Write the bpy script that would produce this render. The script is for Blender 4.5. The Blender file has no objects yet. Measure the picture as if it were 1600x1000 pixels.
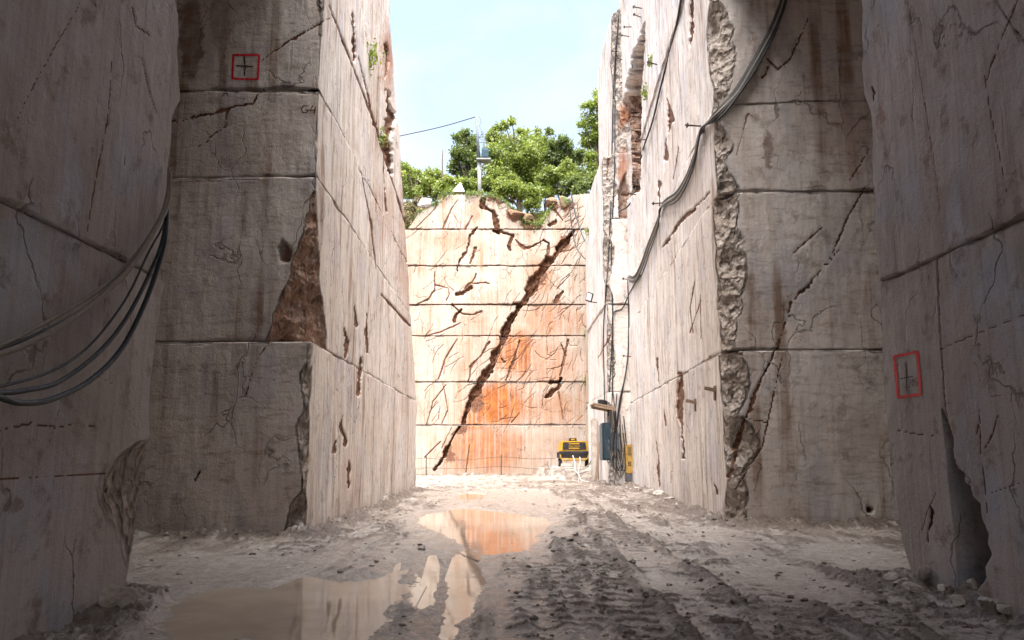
import bpy, bmesh, math, random
import numpy as np
from mathutils import Vector, Matrix
from mathutils.bvhtree import BVHTree
from mathutils.geometry import tessellate_polygon

random.seed(7)
RNG = np.random.default_rng(11)
scene = bpy.context.scene
COL = scene.collection

# ---------------------------------------------------------------- camera
FPX, EYE = 1240.0, 1.6
TILT = math.atan(205 / FPX)
cam_d = bpy.data.cameras.new('camera')
cam = bpy.data.objects.new('camera', cam_d)
COL.objects.link(cam)
cam.location = (0, 0, EYE)
cam.rotation_euler = (math.radians(90) + TILT, 0, 0)
cam_d.sensor_width = 36
cam_d.lens = 36 * FPX / 1600
cam_d.clip_start = 0.1
cam_d.clip_end = 2000
scene.camera = cam

# ---------------------------------------------------------------- sky, sun, exposure
SUN_EL, SUN_AZ = math.radians(68), math.radians(180)      # azimuth clockwise from +Y: the sun stands behind the viewer
world = bpy.data.worlds.new('World')
scene.world = world
world.use_nodes = True
wn = world.node_tree
sky = wn.nodes.new('ShaderNodeTexSky')
sky.sky_type = 'NISHITA'
sky.sun_disc = False
sky.sun_elevation = SUN_EL
sky.sun_rotation = SUN_AZ
sky.air_density = 1.0
sky.dust_density = 6.0
sky.ozone_density = 0.5
wbg = wn.nodes['Background']
wbg.inputs['Strength'].default_value = 0.095
wtc = wn.nodes.new('ShaderNodeTexCoord'); wmp = wn.nodes.new('ShaderNodeMapping'); wmp.inputs['Scale'].default_value = (1.2, 1.2, 3.0)
wnz = wn.nodes.new('ShaderNodeTexNoise'); wnz.inputs['Scale'].default_value = 2.6; wnz.inputs['Detail'].default_value = 8; wnz.inputs['Roughness'].default_value = .55; wnz.inputs['Distortion'].default_value = .6
wmr = wn.nodes.new('ShaderNodeMapRange'); wmr.inputs[1].default_value = .40; wmr.inputs[2].default_value = .66; wmr.inputs[3].default_value = .15; wmr.inputs[4].default_value = .9
wmx = wn.nodes.new('ShaderNodeMix'); wmx.data_type = 'RGBA'; wmx.inputs[7].default_value = (1.95, 1.95, 1.97, 1)      # thin bright cloud
wn.links.new(wtc.outputs['Generated'], wmp.inputs[0]); wn.links.new(wmp.outputs[0], wnz.inputs['Vector']); wn.links.new(wnz.outputs[0], wmr.inputs[0])
wn.links.new(wmr.outputs[0], wmx.inputs[0]); wn.links.new(sky.outputs[0], wmx.inputs[6]); wn.links.new(wmx.outputs[2], wbg.inputs['Color'])
sun_d = bpy.data.lights.new('sun', 'SUN')
sun_d.energy = 2.9
sun_d.angle = math.radians(75)
sun_d.color = (1.0, 0.975, 0.95)
sun = bpy.data.objects.new('sun', sun_d)
COL.objects.link(sun)
sdir = Vector((math.sin(SUN_AZ) * math.cos(SUN_EL), math.cos(SUN_AZ) * math.cos(SUN_EL), math.sin(SUN_EL)))
sun.rotation_euler = sdir.to_track_quat('Z', 'Y').to_euler()
sun.location = (0, 0, 60)
scene.view_settings.view_transform = 'Standard'
scene.view_settings.look = 'None'
scene.view_settings.exposure = 2.55
scene.view_settings.gamma = 1
scene.cycles.max_bounces = 8
scene.cycles.diffuse_bounces = 6
scene.cycles.use_denoising = True

# ---------------------------------------------------------------- helpers: measuring
def ray(px, py):
    cx = (px - 800) / FPX
    cy = (500 - py) / FPX
    return np.array([cx, math.cos(TILT) - cy * math.sin(TILT), math.sin(TILT) + cy * math.cos(TILT)])
ORG = np.array([0, 0, EYE])
def onz(px, py, z=0.0):
    d = ray(px, py); return ORG + d * (z - EYE) / d[2]
def ony(px, py, y):
    d = ray(px, py); return ORG + d * y / d[1]
def onx(px, py, x):
    d = ray(px, py); return ORG + d * x / d[0]
def project(P):
    x = P[:, 0]; y = P[:, 1]; z = P[:, 2] - EYE
    f = y * math.cos(TILT) + z * math.sin(TILT)
    u = -y * math.sin(TILT) + z * math.cos(TILT)
    f = np.where(f < 0.2, 0.2, f)
    return 800 + FPX * x / f, 500 - FPX * u / f

# ---------------------------------------------------------------- helpers: noise
def _h(i, j, k, s):
    n = (i * 374761393 + j * 668265263 + k * 2147483647 + s * 1274126177) & 0xFFFFFFFF
    n = ((n ^ (n >> 13)) * 1274126177) & 0xFFFFFFFF
    n = (n ^ (n >> 16)) & 0xFFFFFF
    return n / 16777215.0
def vnoise(x, y, z, s=0):
    x = np.asarray(x, float); y = np.asarray(y, float); z = np.asarray(z, float)
    x, y, z = np.broadcast_arrays(x, y, z)
    xi = np.floor(x).astype(np.int64); yi = np.floor(y).astype(np.int64); zi = np.floor(z).astype(np.int64)
    fx = x - xi; fy = y - yi; fz = z - zi
    fx = fx * fx * (3 - 2 * fx); fy = fy * fy * (3 - 2 * fy); fz = fz * fz * (3 - 2 * fz)
    r = 0
    for a in (0, 1):
        wa = fx if a else 1 - fx
        for b in (0, 1):
            wb = fy if b else 1 - fy
            for c in (0, 1):
                wc = fz if c else 1 - fz
                r = r + wa * wb * wc * _h(xi + a, yi + b, zi + c, s)
    return r * 2 - 1
def fbm(x, y, z, oct=4, s=0, gain=0.5):
    r = 0; a = 1.0; f = 1.0
    for o in range(oct):
        r = r + a * vnoise(x * f, y * f, z * f, s + o * 17)
        a *= gain; f *= 2.03
    return r
def sstep(a, b, x):
    t = np.clip((x - a) / (b - a), 0, 1)
    return t * t * (3 - 2 * t)
def seg_dist(X, Y, pts):
    """distance to a polyline, with the running length and width position"""
    best = np.full(X.shape, 1e9); al = np.zeros(X.shape); side = np.zeros(X.shape); run = 0.0
    wid = np.zeros(X.shape)
    for a, b in zip(pts[:-1], pts[1:]):
        dx, dy = b[0] - a[0], b[1] - a[1]
        L = math.hypot(dx, dy) + 1e-9
        t = np.clip(((X - a[0]) * dx + (Y - a[1]) * dy) / (L * L), 0, 1)
        qx = X - (a[0] + t * dx); qy = Y - (a[1] + t * dy)
        d = np.hypot(qx, qy)
        m = d < best
        best = np.where(m, d, best)
        al = np.where(m, run + t * L, al)
        side = np.where(m, (dx * qy - dy * qx) / L, side)
        if len(a) > 2:
            wid = np.where(m, a[2] + t * (b[2] - a[2]), wid)
        run += L
    return best, al, side, wid
def in_poly(X, Y, poly):
    ins = np.zeros(X.shape, bool); n = len(poly)
    for i in range(n):
        x1, y1 = poly[i]; x2, y2 = poly[(i + 1) % n]
        c = ((y1 > Y) != (y2 > Y))
        with np.errstate(divide='ignore', invalid='ignore'):
            xx = (x2 - x1) * (Y - y1) / (y2 - y1 + 1e-12) + x1
        ins ^= c & (X < xx)
    return ins
def poly_sd(X, Y, poly):
    d = seg_dist(X, Y, list(poly) + [poly[0]])[0]
    return np.where(in_poly(X, Y, poly), -d, d)
def catmull(pts, n=8):
    pts = [Vector(p) for p in pts]
    P = [pts[0] * 2 - pts[1]] + pts + [pts[-1] * 2 - pts[-2]]
    out = []
    for i in range(1, len(P) - 2):
        for k in range(n):
            t = k / n
            a, b, c, d = P[i - 1], P[i], P[i + 1], P[i + 2]
            out.append(0.5 * ((2 * b) + (c - a) * t + (2 * a - 5 * b + 4 * c - d) * t * t + (3 * b - a - 3 * c + d) * t ** 3))
    out.append(pts[-1])
    return out

# ---------------------------------------------------------------- helpers: objects
def tag(o, label=None, cat=None, group=None, kind=None):
    if label: o['label'] = label
    if cat: o['category'] = cat
    if group: o['group'] = group
    if kind: o['kind'] = kind
    return o
def thing(name, label, cat, loc, group=None):
    o = bpy.data.objects.new(name, None)
    o.empty_display_size = 0.3
    COL.objects.link(o); o.location = Vector(loc)
    return tag(o, label, cat, group)
def wloc(o):
    v = Vector((0, 0, 0))
    while o: v = v + o.location; o = o.parent
    return v
def link_mesh(name, me, mat, parent=None):
    o = bpy.data.objects.new(name, me)
    if mat is not None: me.materials.append(mat)
    COL.objects.link(o)
    if parent:
        o.parent = parent
    return o
def grid_mesh(name, P, ni, nj, mat, parent=None, attrs=None, smooth=True, ang=None):
    """P: (ni*nj,3) world positions, index i*nj+j"""
    P = np.asarray(P, np.float64)
    if parent is not None: P = P - np.array(wloc(parent))
    i, j = np.meshgrid(np.arange(ni - 1), np.arange(nj - 1), indexing='ij')
    a = (i * nj + j).ravel()
    q = np.stack([a, a + nj, a + nj + 1, a + 1], 1).astype(np.int32)
    return np_mesh(name, P, q, mat, parent, attrs, smooth)
def np_mesh(name, P, quads, mat, parent=None, attrs=None, smooth=True):
    me = bpy.data.meshes.new(name)
    n = len(P); k = quads.shape[1]
    me.vertices.add(n); me.vertices.foreach_set('co', np.ascontiguousarray(P, np.float32).ravel())
    me.loops.add(quads.size); me.loops.foreach_set('vertex_index', np.ascontiguousarray(quads, np.int32).ravel())
    me.polygons.add(len(quads))
    me.polygons.foreach_set('loop_start', np.arange(0, quads.size, k, dtype=np.int32))
    me.polygons.foreach_set('loop_total', np.full(len(quads), k, np.int32))
    if smooth: me.polygons.foreach_set('use_smooth', np.ones(len(quads), bool))
    for nm, v in (attrs or {}).items():
        at = me.attributes.new(nm, 'FLOAT', 'POINT')
        at.data.foreach_set('value', np.ascontiguousarray(v, np.float32).ravel())
    me.update(calc_edges=True)
    me.validate()
    return link_mesh(name, me, mat, parent)
class MB:
    """collects shapes (world coordinates) into ONE mesh"""
    def __init__(s): s.v = []; s.f = []
    def add(s, vs, fs):
        b = len(s.v); s.v += [Vector(v) for v in vs]; s.f += [tuple(b + i for i in f) for f in fs]; return s
    def box(s, c, d, rz=0, rx=0, ry=0, taper=1.0, tx=None):
        hx, hy, hz = d[0] / 2, d[1] / 2, d[2] / 2
        M = Matrix.Rotation(rz, 3, 'Z') @ Matrix.Rotation(ry, 3, 'Y') @ Matrix.Rotation(rx, 3, 'X')
        vs = []
        for z in (-hz, hz):
            k = taper if z > 0 else 1
            for x, y in ((-hx, -hy), (hx, -hy), (hx, hy), (-hx, hy)):
                vs.append(M @ Vector((x * k, y * k, z)) + Vector(c))
        return s.add(vs, [(3, 2, 1, 0), (4, 5, 6, 7), (0, 1, 5, 4), (1, 2, 6, 5), (2, 3, 7, 6), (3, 0, 4, 7)])
    def tube(s, pts, r, n=6, r2=None):
        pts = [Vector(p) for p in pts]; m = len(pts)
        t0 = (pts[1] - pts[0]).normalized()
        up = Vector((0, 0, 1)) if abs(t0.z) < 0.9 else Vector((1, 0, 0))
        a = t0.cross(up).normalized()
        rings = []; prev = t0
        for i in range(m):
            t = ((pts[min(i + 1, m - 1)] - pts[max(i - 1, 0)])).normalized()
            if t.length < 1e-6: t = prev
            a = (a - t * a.dot(t)); a = a.normalized() if a.length > 1e-6 else t.orthogonal().normalized()
            b = t.cross(a); prev = t
            rr = r if r2 is None else r + (r2 - r) * i / (m - 1)
            rings.append([pts[i] + (a * math.cos(2 * math.pi * k / n) + b * math.sin(2 * math.pi * k / n)) * rr for k in range(n)])
        vs = [v for rg in rings for v in rg]
        fs = [(i * n + k, i * n + (k + 1) % n, (i + 1) * n + (k + 1) % n, (i + 1) * n + k) for i in range(m - 1) for k in range(n)]
        fs += [tuple(reversed(range(n))), tuple(range((m - 1) * n, m * n))]
        return s.add(vs, fs)
    def prism(s, poly, y0, y1):
        """poly of (x,z), extruded along y"""
        n = len(poly)
        vs = [(x, y0, z) for x, z in poly] + [(x, y1, z) for x, z in poly]
        fs = [tuple(range(n)), tuple(reversed(range(n, 2 * n)))] + [(i, i + n, (i + 1) % n + n, (i + 1) % n) for i in range(n)]
        return s.add(vs, fs)
    def build(s, name, mat, parent=None, bevel=0, smooth=False):
        off = wloc(parent) if parent else Vector((0, 0, 0))
        me = bpy.data.meshes.new(name)
        me.from_pydata([v - off for v in s.v], [], s.f)
        bm = bmesh.new(); bm.from_mesh(me)
        bmesh.ops.recalc_face_normals(bm, faces=bm.faces)
        if bevel: bmesh.ops.bevel(bm, geom=bm.edges[:], offset=bevel, segments=2, affect='EDGES', clamp_overlap=True)
        bm.to_mesh(me); bm.free()
        if smooth:
            for p in me.polygons: p.use_smooth = True
        return link_mesh(name, me, mat, parent)

# ---------------------------------------------------------------- materials
class NT:
    def __init__(s, name):
        s.m = bpy.data.materials.new(name); s.m.use_nodes = True
        s.t = s.m.node_tree; s.b = s.t.nodes['Principled BSDF']; s.o = s.t.nodes['Material Output']
    def n(s, typ, **k):
        x = s.t.nodes.new(typ)
        for a, v in k.items(): setattr(x, a, v)
        return x
    def L(s, a, b): s.t.links.new(a, b)
    def coord(s, scale=(1, 1, 1), rot=(0, 0, 0), src=None):
        if src is None:
            src = s.n('ShaderNodeTexCoord').outputs['Object']
        mp = s.n('ShaderNodeMapping'); mp.inputs['Scale'].default_value = scale; mp.inputs['Rotation'].default_value = rot
        s.L(src, mp.inputs['Vector']); return mp.outputs[0]
    def noise(s, vec, sc, det=5, rough=0.55, dist=0):
        x = s.n('ShaderNodeTexNoise'); s.L(vec, x.inputs['Vector'])
        x.inputs['Scale'].default_value = sc; x.inputs['Detail'].default_value = det
        x.inputs['Roughness'].default_value = rough; x.inputs['Distortion'].default_value = dist
        return x.outputs['Fac']
    def vor(s, vec, sc, feat='DISTANCE_TO_EDGE'):
        x = s.n('ShaderNodeTexVoronoi', feature=feat); s.L(vec, x.inputs['Vector']); x.inputs['Scale'].default_value = sc
        return x.outputs['Distance']
    def ramp(s, fac, lo, hi, a=0.0, b=1.0, smooth=True):
        x = s.n('ShaderNodeMapRange', interpolation_type='SMOOTHSTEP' if smooth else 'LINEAR')
        s.L(fac, x.inputs[0])
        x.inputs[1].default_value = lo; x.inputs[2].default_value = hi; x.inputs[3].default_value = a; x.inputs[4].default_value = b
        return x.outputs[0]
    def math(s, op, a, b=None, c=None):
        x = s.n('ShaderNodeMath', operation=op)
        for i, v in enumerate((a, b, c)):
            if v is None: continue
            if isinstance(v, (int, float)): x.inputs[i].default_value = v
            else: s.L(v, x.inputs[i])
        return x.outputs[0]
    def mix(s, fac, a, b):
        x = s.n('ShaderNodeMix', data_type='RGBA')
        for sock, v in ((x.inputs[0], fac), (x.inputs[6], a), (x.inputs[7], b)):
            if isinstance(v, (int, float)): sock.default_value = v
            elif isinstance(v, tuple): sock.default_value = (*v, 1)
            else: s.L(v, sock)
        return x.outputs[2]
    def attr(s, name):
        return s.n('ShaderNodeAttribute', attribute_name=name).outputs['Fac']
    def bump(s, h, strength=0.5, dist=0.02, prev=None):
        x = s.n('ShaderNodeBump'); s.L(h, x.inputs['Height'])
        x.inputs['Strength'].default_value = strength; x.inputs['Distance'].default_value = dist
        if prev is not None: s.L(prev, x.inputs['Normal'])
        return x.outputs[0]
    def base(s, c):
        if isinstance(c, tuple): s.b.inputs['Base Color'].default_value = (*c, 1)
        else: s.L(c, s.b.inputs['Base Color'])
        return s
    def set(s, rough=0.6, metal=0.0, spec=0.5):
        if isinstance(rough, (int, float)): s.b.inputs['Roughness'].default_value = rough
        else: s.L(rough, s.b.inputs['Roughness'])
        s.b.inputs['Metallic'].default_value = metal
        s.b.inputs['Specular IOR Level'].default_value = spec
        return s
    def normal(s, nrm): s.L(nrm, s.b.inputs['Normal']); return s

def rock_mat(name, c1, c2, stain, stain_amt=0.6, crack_amt=0.5, slit=0.5, blue=0.3, crack_scale=0.7, rot=(0, 0.5, 0), splash=0.5):
    n = NT(name)
    co = n.coord()
    big = n.noise(co, 0.35, 4)
    col = n.mix(n.ramp(big, 0.35, 0.65), c1, c2)
    # cool lime film patches
    pat = n.noise(n.coord((1, 1, 0.6)), 0.8, 5, 0.6, 0.6)
    col = n.mix(n.ramp(pat, 0.50, 0.64, 0, blue), col, (0.42, 0.44, 0.52))
    # vertical run-off streaks
    wide = n.noise(n.coord((2.6, 2.6, 0.10)), 1.0, 4, 0.6)
    zone = n.noise(co, 0.5, 3)
    fine = n.noise(n.coord((14, 14, 0.22)), 1.0, 4, 0.65)
    f1 = n.math('MULTIPLY', n.ramp(wide, 0.48, 0.72), n.ramp(zone, 0.35, 0.65))
    f2 = n.ramp(fine, 0.47, 0.66)
    sw = n.ramp(n.attr('saw'), 0, 1, .22, 1, False)
    f = n.math('MULTIPLY', n.math('ADD', n.math('MULTIPLY', f1, 0.75), n.math('MULTIPLY', n.math('MULTIPLY', f2, sw), 0.45)), stain_amt)
    sweep = n.noise(n.coord((1.1, 1.1, 5.0), (0, .35, 0)), 1.6, 6, .7, .8)
    f = n.math('ADD', f, n.math('MULTIPLY', n.math('MULTIPLY', n.math('SUBTRACT', 1.0, sw), n.ramp(sweep, .48, .68)), .5))
    col = n.mix(n.math('MINIMUM', f, 0.9), col, stain)
    # fine pale saw scratches
    saw = n.noise(n.coord((30, 30, 0.5)), 1.0, 3, 0.7)
    col = n.mix(n.math('MULTIPLY', n.ramp(saw, 0.55, 0.75, 0, 0.35), sw), col, (0.62, 0.58, 0.54))
    # blotchy mud splash
    mud = n.noise(co, 2.3, 8, 0.72)
    col = n.mix(n.ramp(mud, 0.52, 0.68, 0, splash), col, (0.22, 0.165, 0.125))
    spk = n.noise(co, 32, 6, 0.8)
    col = n.mix(n.ramp(spk, 0.57, 0.70, 0, 0.65), col, (0.16, 0.12, 0.095))
    chp = n.noise(co, 19, 6, 0.8)
    col = n.mix(n.ramp(chp, 0.60, 0.68, 0, 0.5), col, (0.62, 0.585, 0.56))
    # narrow dark slits running down the face
    sl = n.noise(n.coord((5.5, 5.5, 0.33)), 1.0, 5, 0.62, 0.2)
    slm = n.math('MULTIPLY', n.math('MULTIPLY', n.ramp(sl, 0.67, 0.72), slit), sw)
    col = n.mix(slm, col, (0.10, 0.055, 0.035))
    # crack network
    wob = n.n('ShaderNodeTexNoise'); n.L(co, wob.inputs['Vector']); wob.inputs['Scale'].default_value = 1.3; wob.inputs['Detail'].default_value = 6
    mx = n.n('ShaderNodeVectorMath', operation='MULTIPLY_ADD')
    n.L(wob.outputs['Color'], mx.inputs[0]); mx.inputs[1].default_value = (0.9, 0.9, 0.9); n.L(n.coord((1, 1, 0.45), rot), mx.inputs[2])
    ce = n.vor(mx.outputs[0], crack_scale)
    cm = n.math('MULTIPLY', n.ramp(ce, 0.002, 0.013, 1, 0), n.ramp(n.noise(co, 0.6, 4), 0.46, 0.58))
    cm = n.math('MULTIPLY', cm, crack_amt)
    col = n.mix(cm, col, (0.075, 0.045, 0.03))
    # broken rock, rust, soil; the soil colour also paints the cleft's shade
    rg = n.attr('rough')
    rcol = n.mix(n.ramp(n.noise(co, 5, 8, 0.7), 0.35, 0.65), (0.38, 0.325, 0.28), (0.20, 0.155, 0.12))
    col = n.mix(n.math('MULTIPLY', rg, 0.85), col, rcol)
    ru = n.attr('rust')
    rs = n.noise(n.coord((7, 7, 0.16)), 1.0, 5, 0.65)
    rf = n.math('MULTIPLY', ru, n.ramp(rs, 0.30, 0.60, 0.4, 1.0))
    rc = n.mix(n.ramp(n.noise(co, 1.6, 6, 0.7), 0.35, 0.65), (0.36, 0.125, 0.028), (0.22, 0.06, 0.012))
    col = n.mix(rf, col, rc)
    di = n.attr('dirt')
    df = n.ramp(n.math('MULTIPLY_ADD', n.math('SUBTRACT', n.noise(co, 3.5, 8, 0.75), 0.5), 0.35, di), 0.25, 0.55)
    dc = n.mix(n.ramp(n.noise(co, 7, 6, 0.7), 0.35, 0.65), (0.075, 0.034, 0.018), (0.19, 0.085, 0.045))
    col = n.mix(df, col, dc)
    n.base(col)
    n.set(n.ramp(n.noise(co, 4, 5), 0.3, 0.7, 0.55, 0.9), 0, 0.35)
    b = n.bump(n.noise(co, 9, 10, 0.75), 0.7, 0.04)
    b = n.bump(n.noise(co, 45, 6, 0.7), 0.45, 0.012, b)
    fac = n.math('MULTIPLY', n.vor(n.coord((1, 1, .8)), 4.5, 'F1'), rg)
    b = n.bump(fac, 1.0, 0.16, b)
    fac = n.math('MULTIPLY', n.vor(n.coord((1, 1, .8)), 13, 'F1'), rg)
    b = n.bump(fac, 0.8, 0.05, b)
    b = n.bump(fine, 0.25, 0.02, b)
    b = n.bump(n.math('SUBTRACT', 1.0, n.math('MAXIMUM', slm, cm)), 0.8, 0.04, b)
    n.normal(b)
    return n.m

STAIN = (0.24, 0.145, 0.09)
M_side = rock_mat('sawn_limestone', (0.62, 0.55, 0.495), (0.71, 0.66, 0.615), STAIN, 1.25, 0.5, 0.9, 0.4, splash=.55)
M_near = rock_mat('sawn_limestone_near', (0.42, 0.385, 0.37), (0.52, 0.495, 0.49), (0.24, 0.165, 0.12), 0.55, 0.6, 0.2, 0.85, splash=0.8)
M_back = rock_mat('orange_stained_limestone', (0.32, 0.26, 0.205), (0.39, 0.345, 0.295), (0.27, 0.115, 0.04), .9, 0.7, 0.35, 0.08, 0.95, (0, 0.62, 0))  # back wall's own stone colour, with orange run-off stain

def plain(name, c, rough=0.5, metal=0.0, var=0.25, sc=6, bump=0.1, dirt=(0.2, 0.15, 0.11), damt=0.35):
    n = NT(name); co = n.coord()
    a = n.noise(co, sc, 6, 0.65)
    col = n.mix(n.ramp(a, 0.3, 0.7), tuple(x * (1 - var) for x in c), tuple(min(1, x * (1 + var * 0.5)) for x in c))
    col = n.mix(n.ramp(n.noise(co, sc * 0.6, 8, 0.75), 0.5, 0.7, 0, damt), col, dirt)
    n.base(col).set(n.ramp(a, 0.3, 0.7, max(0.05, rough - 0.1), min(1, rough + 0.15)), metal)
    n.normal(n.bump(n.noise(co, sc * 5, 4), bump, 0.01))
    return n.m
M_cable = plain('black_rubber', (0.010, 0.010, 0.011), 0.55, damt=0.15, sc=20)
M_cable_grey = plain('pale_dusty_hose', (0.26, 0.225, 0.19), 0.7, sc=18, damt=0.5)
M_cable_blue = plain('blue_green_hose', (0.008, 0.020, 0.030), 0.5, sc=20, damt=0.12)
M_hose_white = plain('white_hose', (0.42, 0.40, 0.37), 0.5, sc=15)
M_steel = plain('galvanised_steel', (0.10, 0.115, 0.13), 0.6, 0.0, sc=4, damt=0.1)
M_conc = plain('pale_concrete', (0.27, 0.27, 0.27), 0.8, sc=3, damt=0.15)
M_rust = plain('rusty_iron', (0.06, 0.04, 0.03), 0.7, 0.3, sc=20)
M_yellow = plain('yellow_paint', (0.48, 0.27, 0.008), 0.4, sc=5, damt=0.25)
M_ochre = plain('dusty_yellow_paint', (0.42, 0.25, 0.05), 0.5, sc=5, damt=0.3)
M_black = plain('black_paint', (0.015, 0.015, 0.018), 0.4, sc=8, damt=0.12)
M_grey = plain('dark_grey_paint', (0.10, 0.10, 0.12), 0.5, sc=6, damt=0.3)
M_white = plain('dusty_white_paint', (0.42, 0.38, 0.33), 0.6, sc=4)
M_blue = plain('blue_cabinet_paint', (0.007, 0.025, 0.038), 0.45, sc=5, damt=0.3)
M_teal = plain('blue_transformer_paint', (0.025, 0.08, 0.12), 0.4, sc=5, damt=0.1)
M_wood = plain('weathered_wood', (0.26, 0.18, 0.12), 0.85, sc=9, damt=0.4)
M_tarp = plain('grey_tarpaulin', (0.42, 0.47, 0.50), 0.6, sc=3, damt=0.15)
M_tyre = plain('tyre_rubber', (0.02, 0.02, 0.02), 0.8, sc=10)
M_red = plain('red_spray_paint', (0.72, 0.008, 0.025), 0.6, sc=14, var=0.3, damt=0.1)
M_darkpaint = plain('dark_marker_paint', (0.035, 0.02, 0.018), 0.7, sc=14, damt=0.1)
M_dullred = plain('dull_red_paint', (0.10, 0.012, 0.012), 0.7, sc=14, damt=0.2)
M_glass = plain('lamp_glass', (0.5, 0.52, 0.55), 0.15, damt=0.05)
M_bark = plain('bark', (0.11, 0.085, 0.065), 0.9, sc=8, bump=0.5)

def stone_mat():
    n = NT('grey_limestone_rubble'); co = n.coord()
    col = n.mix(n.ramp(n.noise(co, 3, 7, 0.7), 0.35, 0.65), (0.30, 0.25, 0.21), (0.47, 0.44, 0.42))
    col = n.mix(n.ramp(n.noise(co, 12, 6, 0.75), 0.52, 0.68, 0, 0.7), col, (0.15, 0.11, 0.085))
    n.base(col).set(0.65); n.normal(n.bump(n.noise(co, 14, 8, 0.7), 0.6, 0.03)); return n.m
M_stone = stone_mat()
def slab_mat():
    n = NT('white_marble_slab'); co = n.coord()
    col = n.mix(n.ramp(n.noise(co, 2, 7, 0.7), 0.4, 0.65), (0.42, 0.38, 0.34), (0.28, 0.22, 0.18))
    n.base(col).set(0.6); n.normal(n.bump(n.noise(co, 10, 6, 0.7), 0.4, 0.03)); return n.m
M_slab = slab_mat()

def leaf_mat(name, a, b, c):
    n = NT(name); t = n.attr('tint')
    col = n.mix(n.ramp(t, 0.0, 0.55), a, b)
    col = n.mix(n.ramp(t, 0.55, 1.0), col, c)
    d = n.n('ShaderNodeBsdfDiffuse'); n.L(col, d.inputs[0])
    tr = n.n('ShaderNodeBsdfTranslucent'); n.L(n.mix(0.5, col, c), tr.inputs[0])
    g = n.n('ShaderNodeBsdfGlossy'); g.inputs['Roughness'].default_value = 0.35; g.inputs[0].default_value = (0.6, 0.6, 0.6, 1)
    m1 = n.n('ShaderNodeMixShader'); m1.inputs[0].default_value = 0.5; n.L(d.outputs[0], m1.inputs[1]); n.L(tr.outputs[0], m1.inputs[2])
    m2 = n.n('ShaderNodeMixShader'); m2.inputs[0].default_value = 0.06; n.L(m1.outputs[0], m2.inputs[1]); n.L(g.outputs[0], m2.inputs[2])
    n.L(m2.outputs[0], n.o.inputs['Surface']); return n.m
M_leaf = leaf_mat('green_leaves', (0.07, 0.12, 0.018), (0.19, 0.26, 0.04), (0.36, 0.40, 0.09))
M_leaf_dark = leaf_mat('dark_green_leaves', (0.05, 0.085, 0.02), (0.12, 0.175, 0.04), (0.26, 0.30, 0.07))
M_leaf_yel = leaf_mat('yellow_green_leaves', (0.10, 0.15, 0.025), (0.21, 0.28, 0.05), (0.36, 0.40, 0.09))
M_dry = leaf_mat('dry_grass', (0.12, 0.10, 0.05), (0.22, 0.19, 0.09), (0.34, 0.30, 0.16))

# ---------------------------------------------------------------- rock walls
BVHS = []
def register(o):
    me = o.data; off = np.array(wloc(o))
    v = np.empty(len(me.vertices) * 3, np.float32); me.vertices.foreach_get('co', v)
    v = v.reshape(-1, 3) + off
    f = np.empty(len(me.loops), np.int32); me.loops.foreach_get('vertex_index', f)
    BVHS.append(BVHTree.FromPolygons(v.tolist(), f.reshape(-1, 4).tolist()))
def surf(px, py, off=0.0, maxd=200):
    d = Vector(ray(px, py)).normalized(); best = None
    for b in BVHS:
        h = b.ray_cast(Vector(ORG), d, maxd)
        if h[0] is not None and (best is None or h[3] < best[3]): best = h
    if best is None: return None, None
    nrm = best[1]
    if nrm.dot(d) > 0: nrm = -nrm
    return best[0] + nrm * off, nrm

def resample(path, dss):
    """path (x,y) points; dss spacing per segment -> points, segment index"""
    out = []; sid = []
    for k, (a, b) in enumerate(zip(path[:-1], path[1:])):
        L = math.hypot(b[0] - a[0], b[1] - a[1]); n = max(1, int(round(L / dss[k])))
        for i in range(n):
            t = i / n; out.append((a[0] + (b[0] - a[0]) * t, a[1] + (b[1] - a[1]) * t)); sid.append(k)
    out.append(path[-1]); sid.append(len(path) - 2)
    return np.array(out), np.array(sid)

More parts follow.
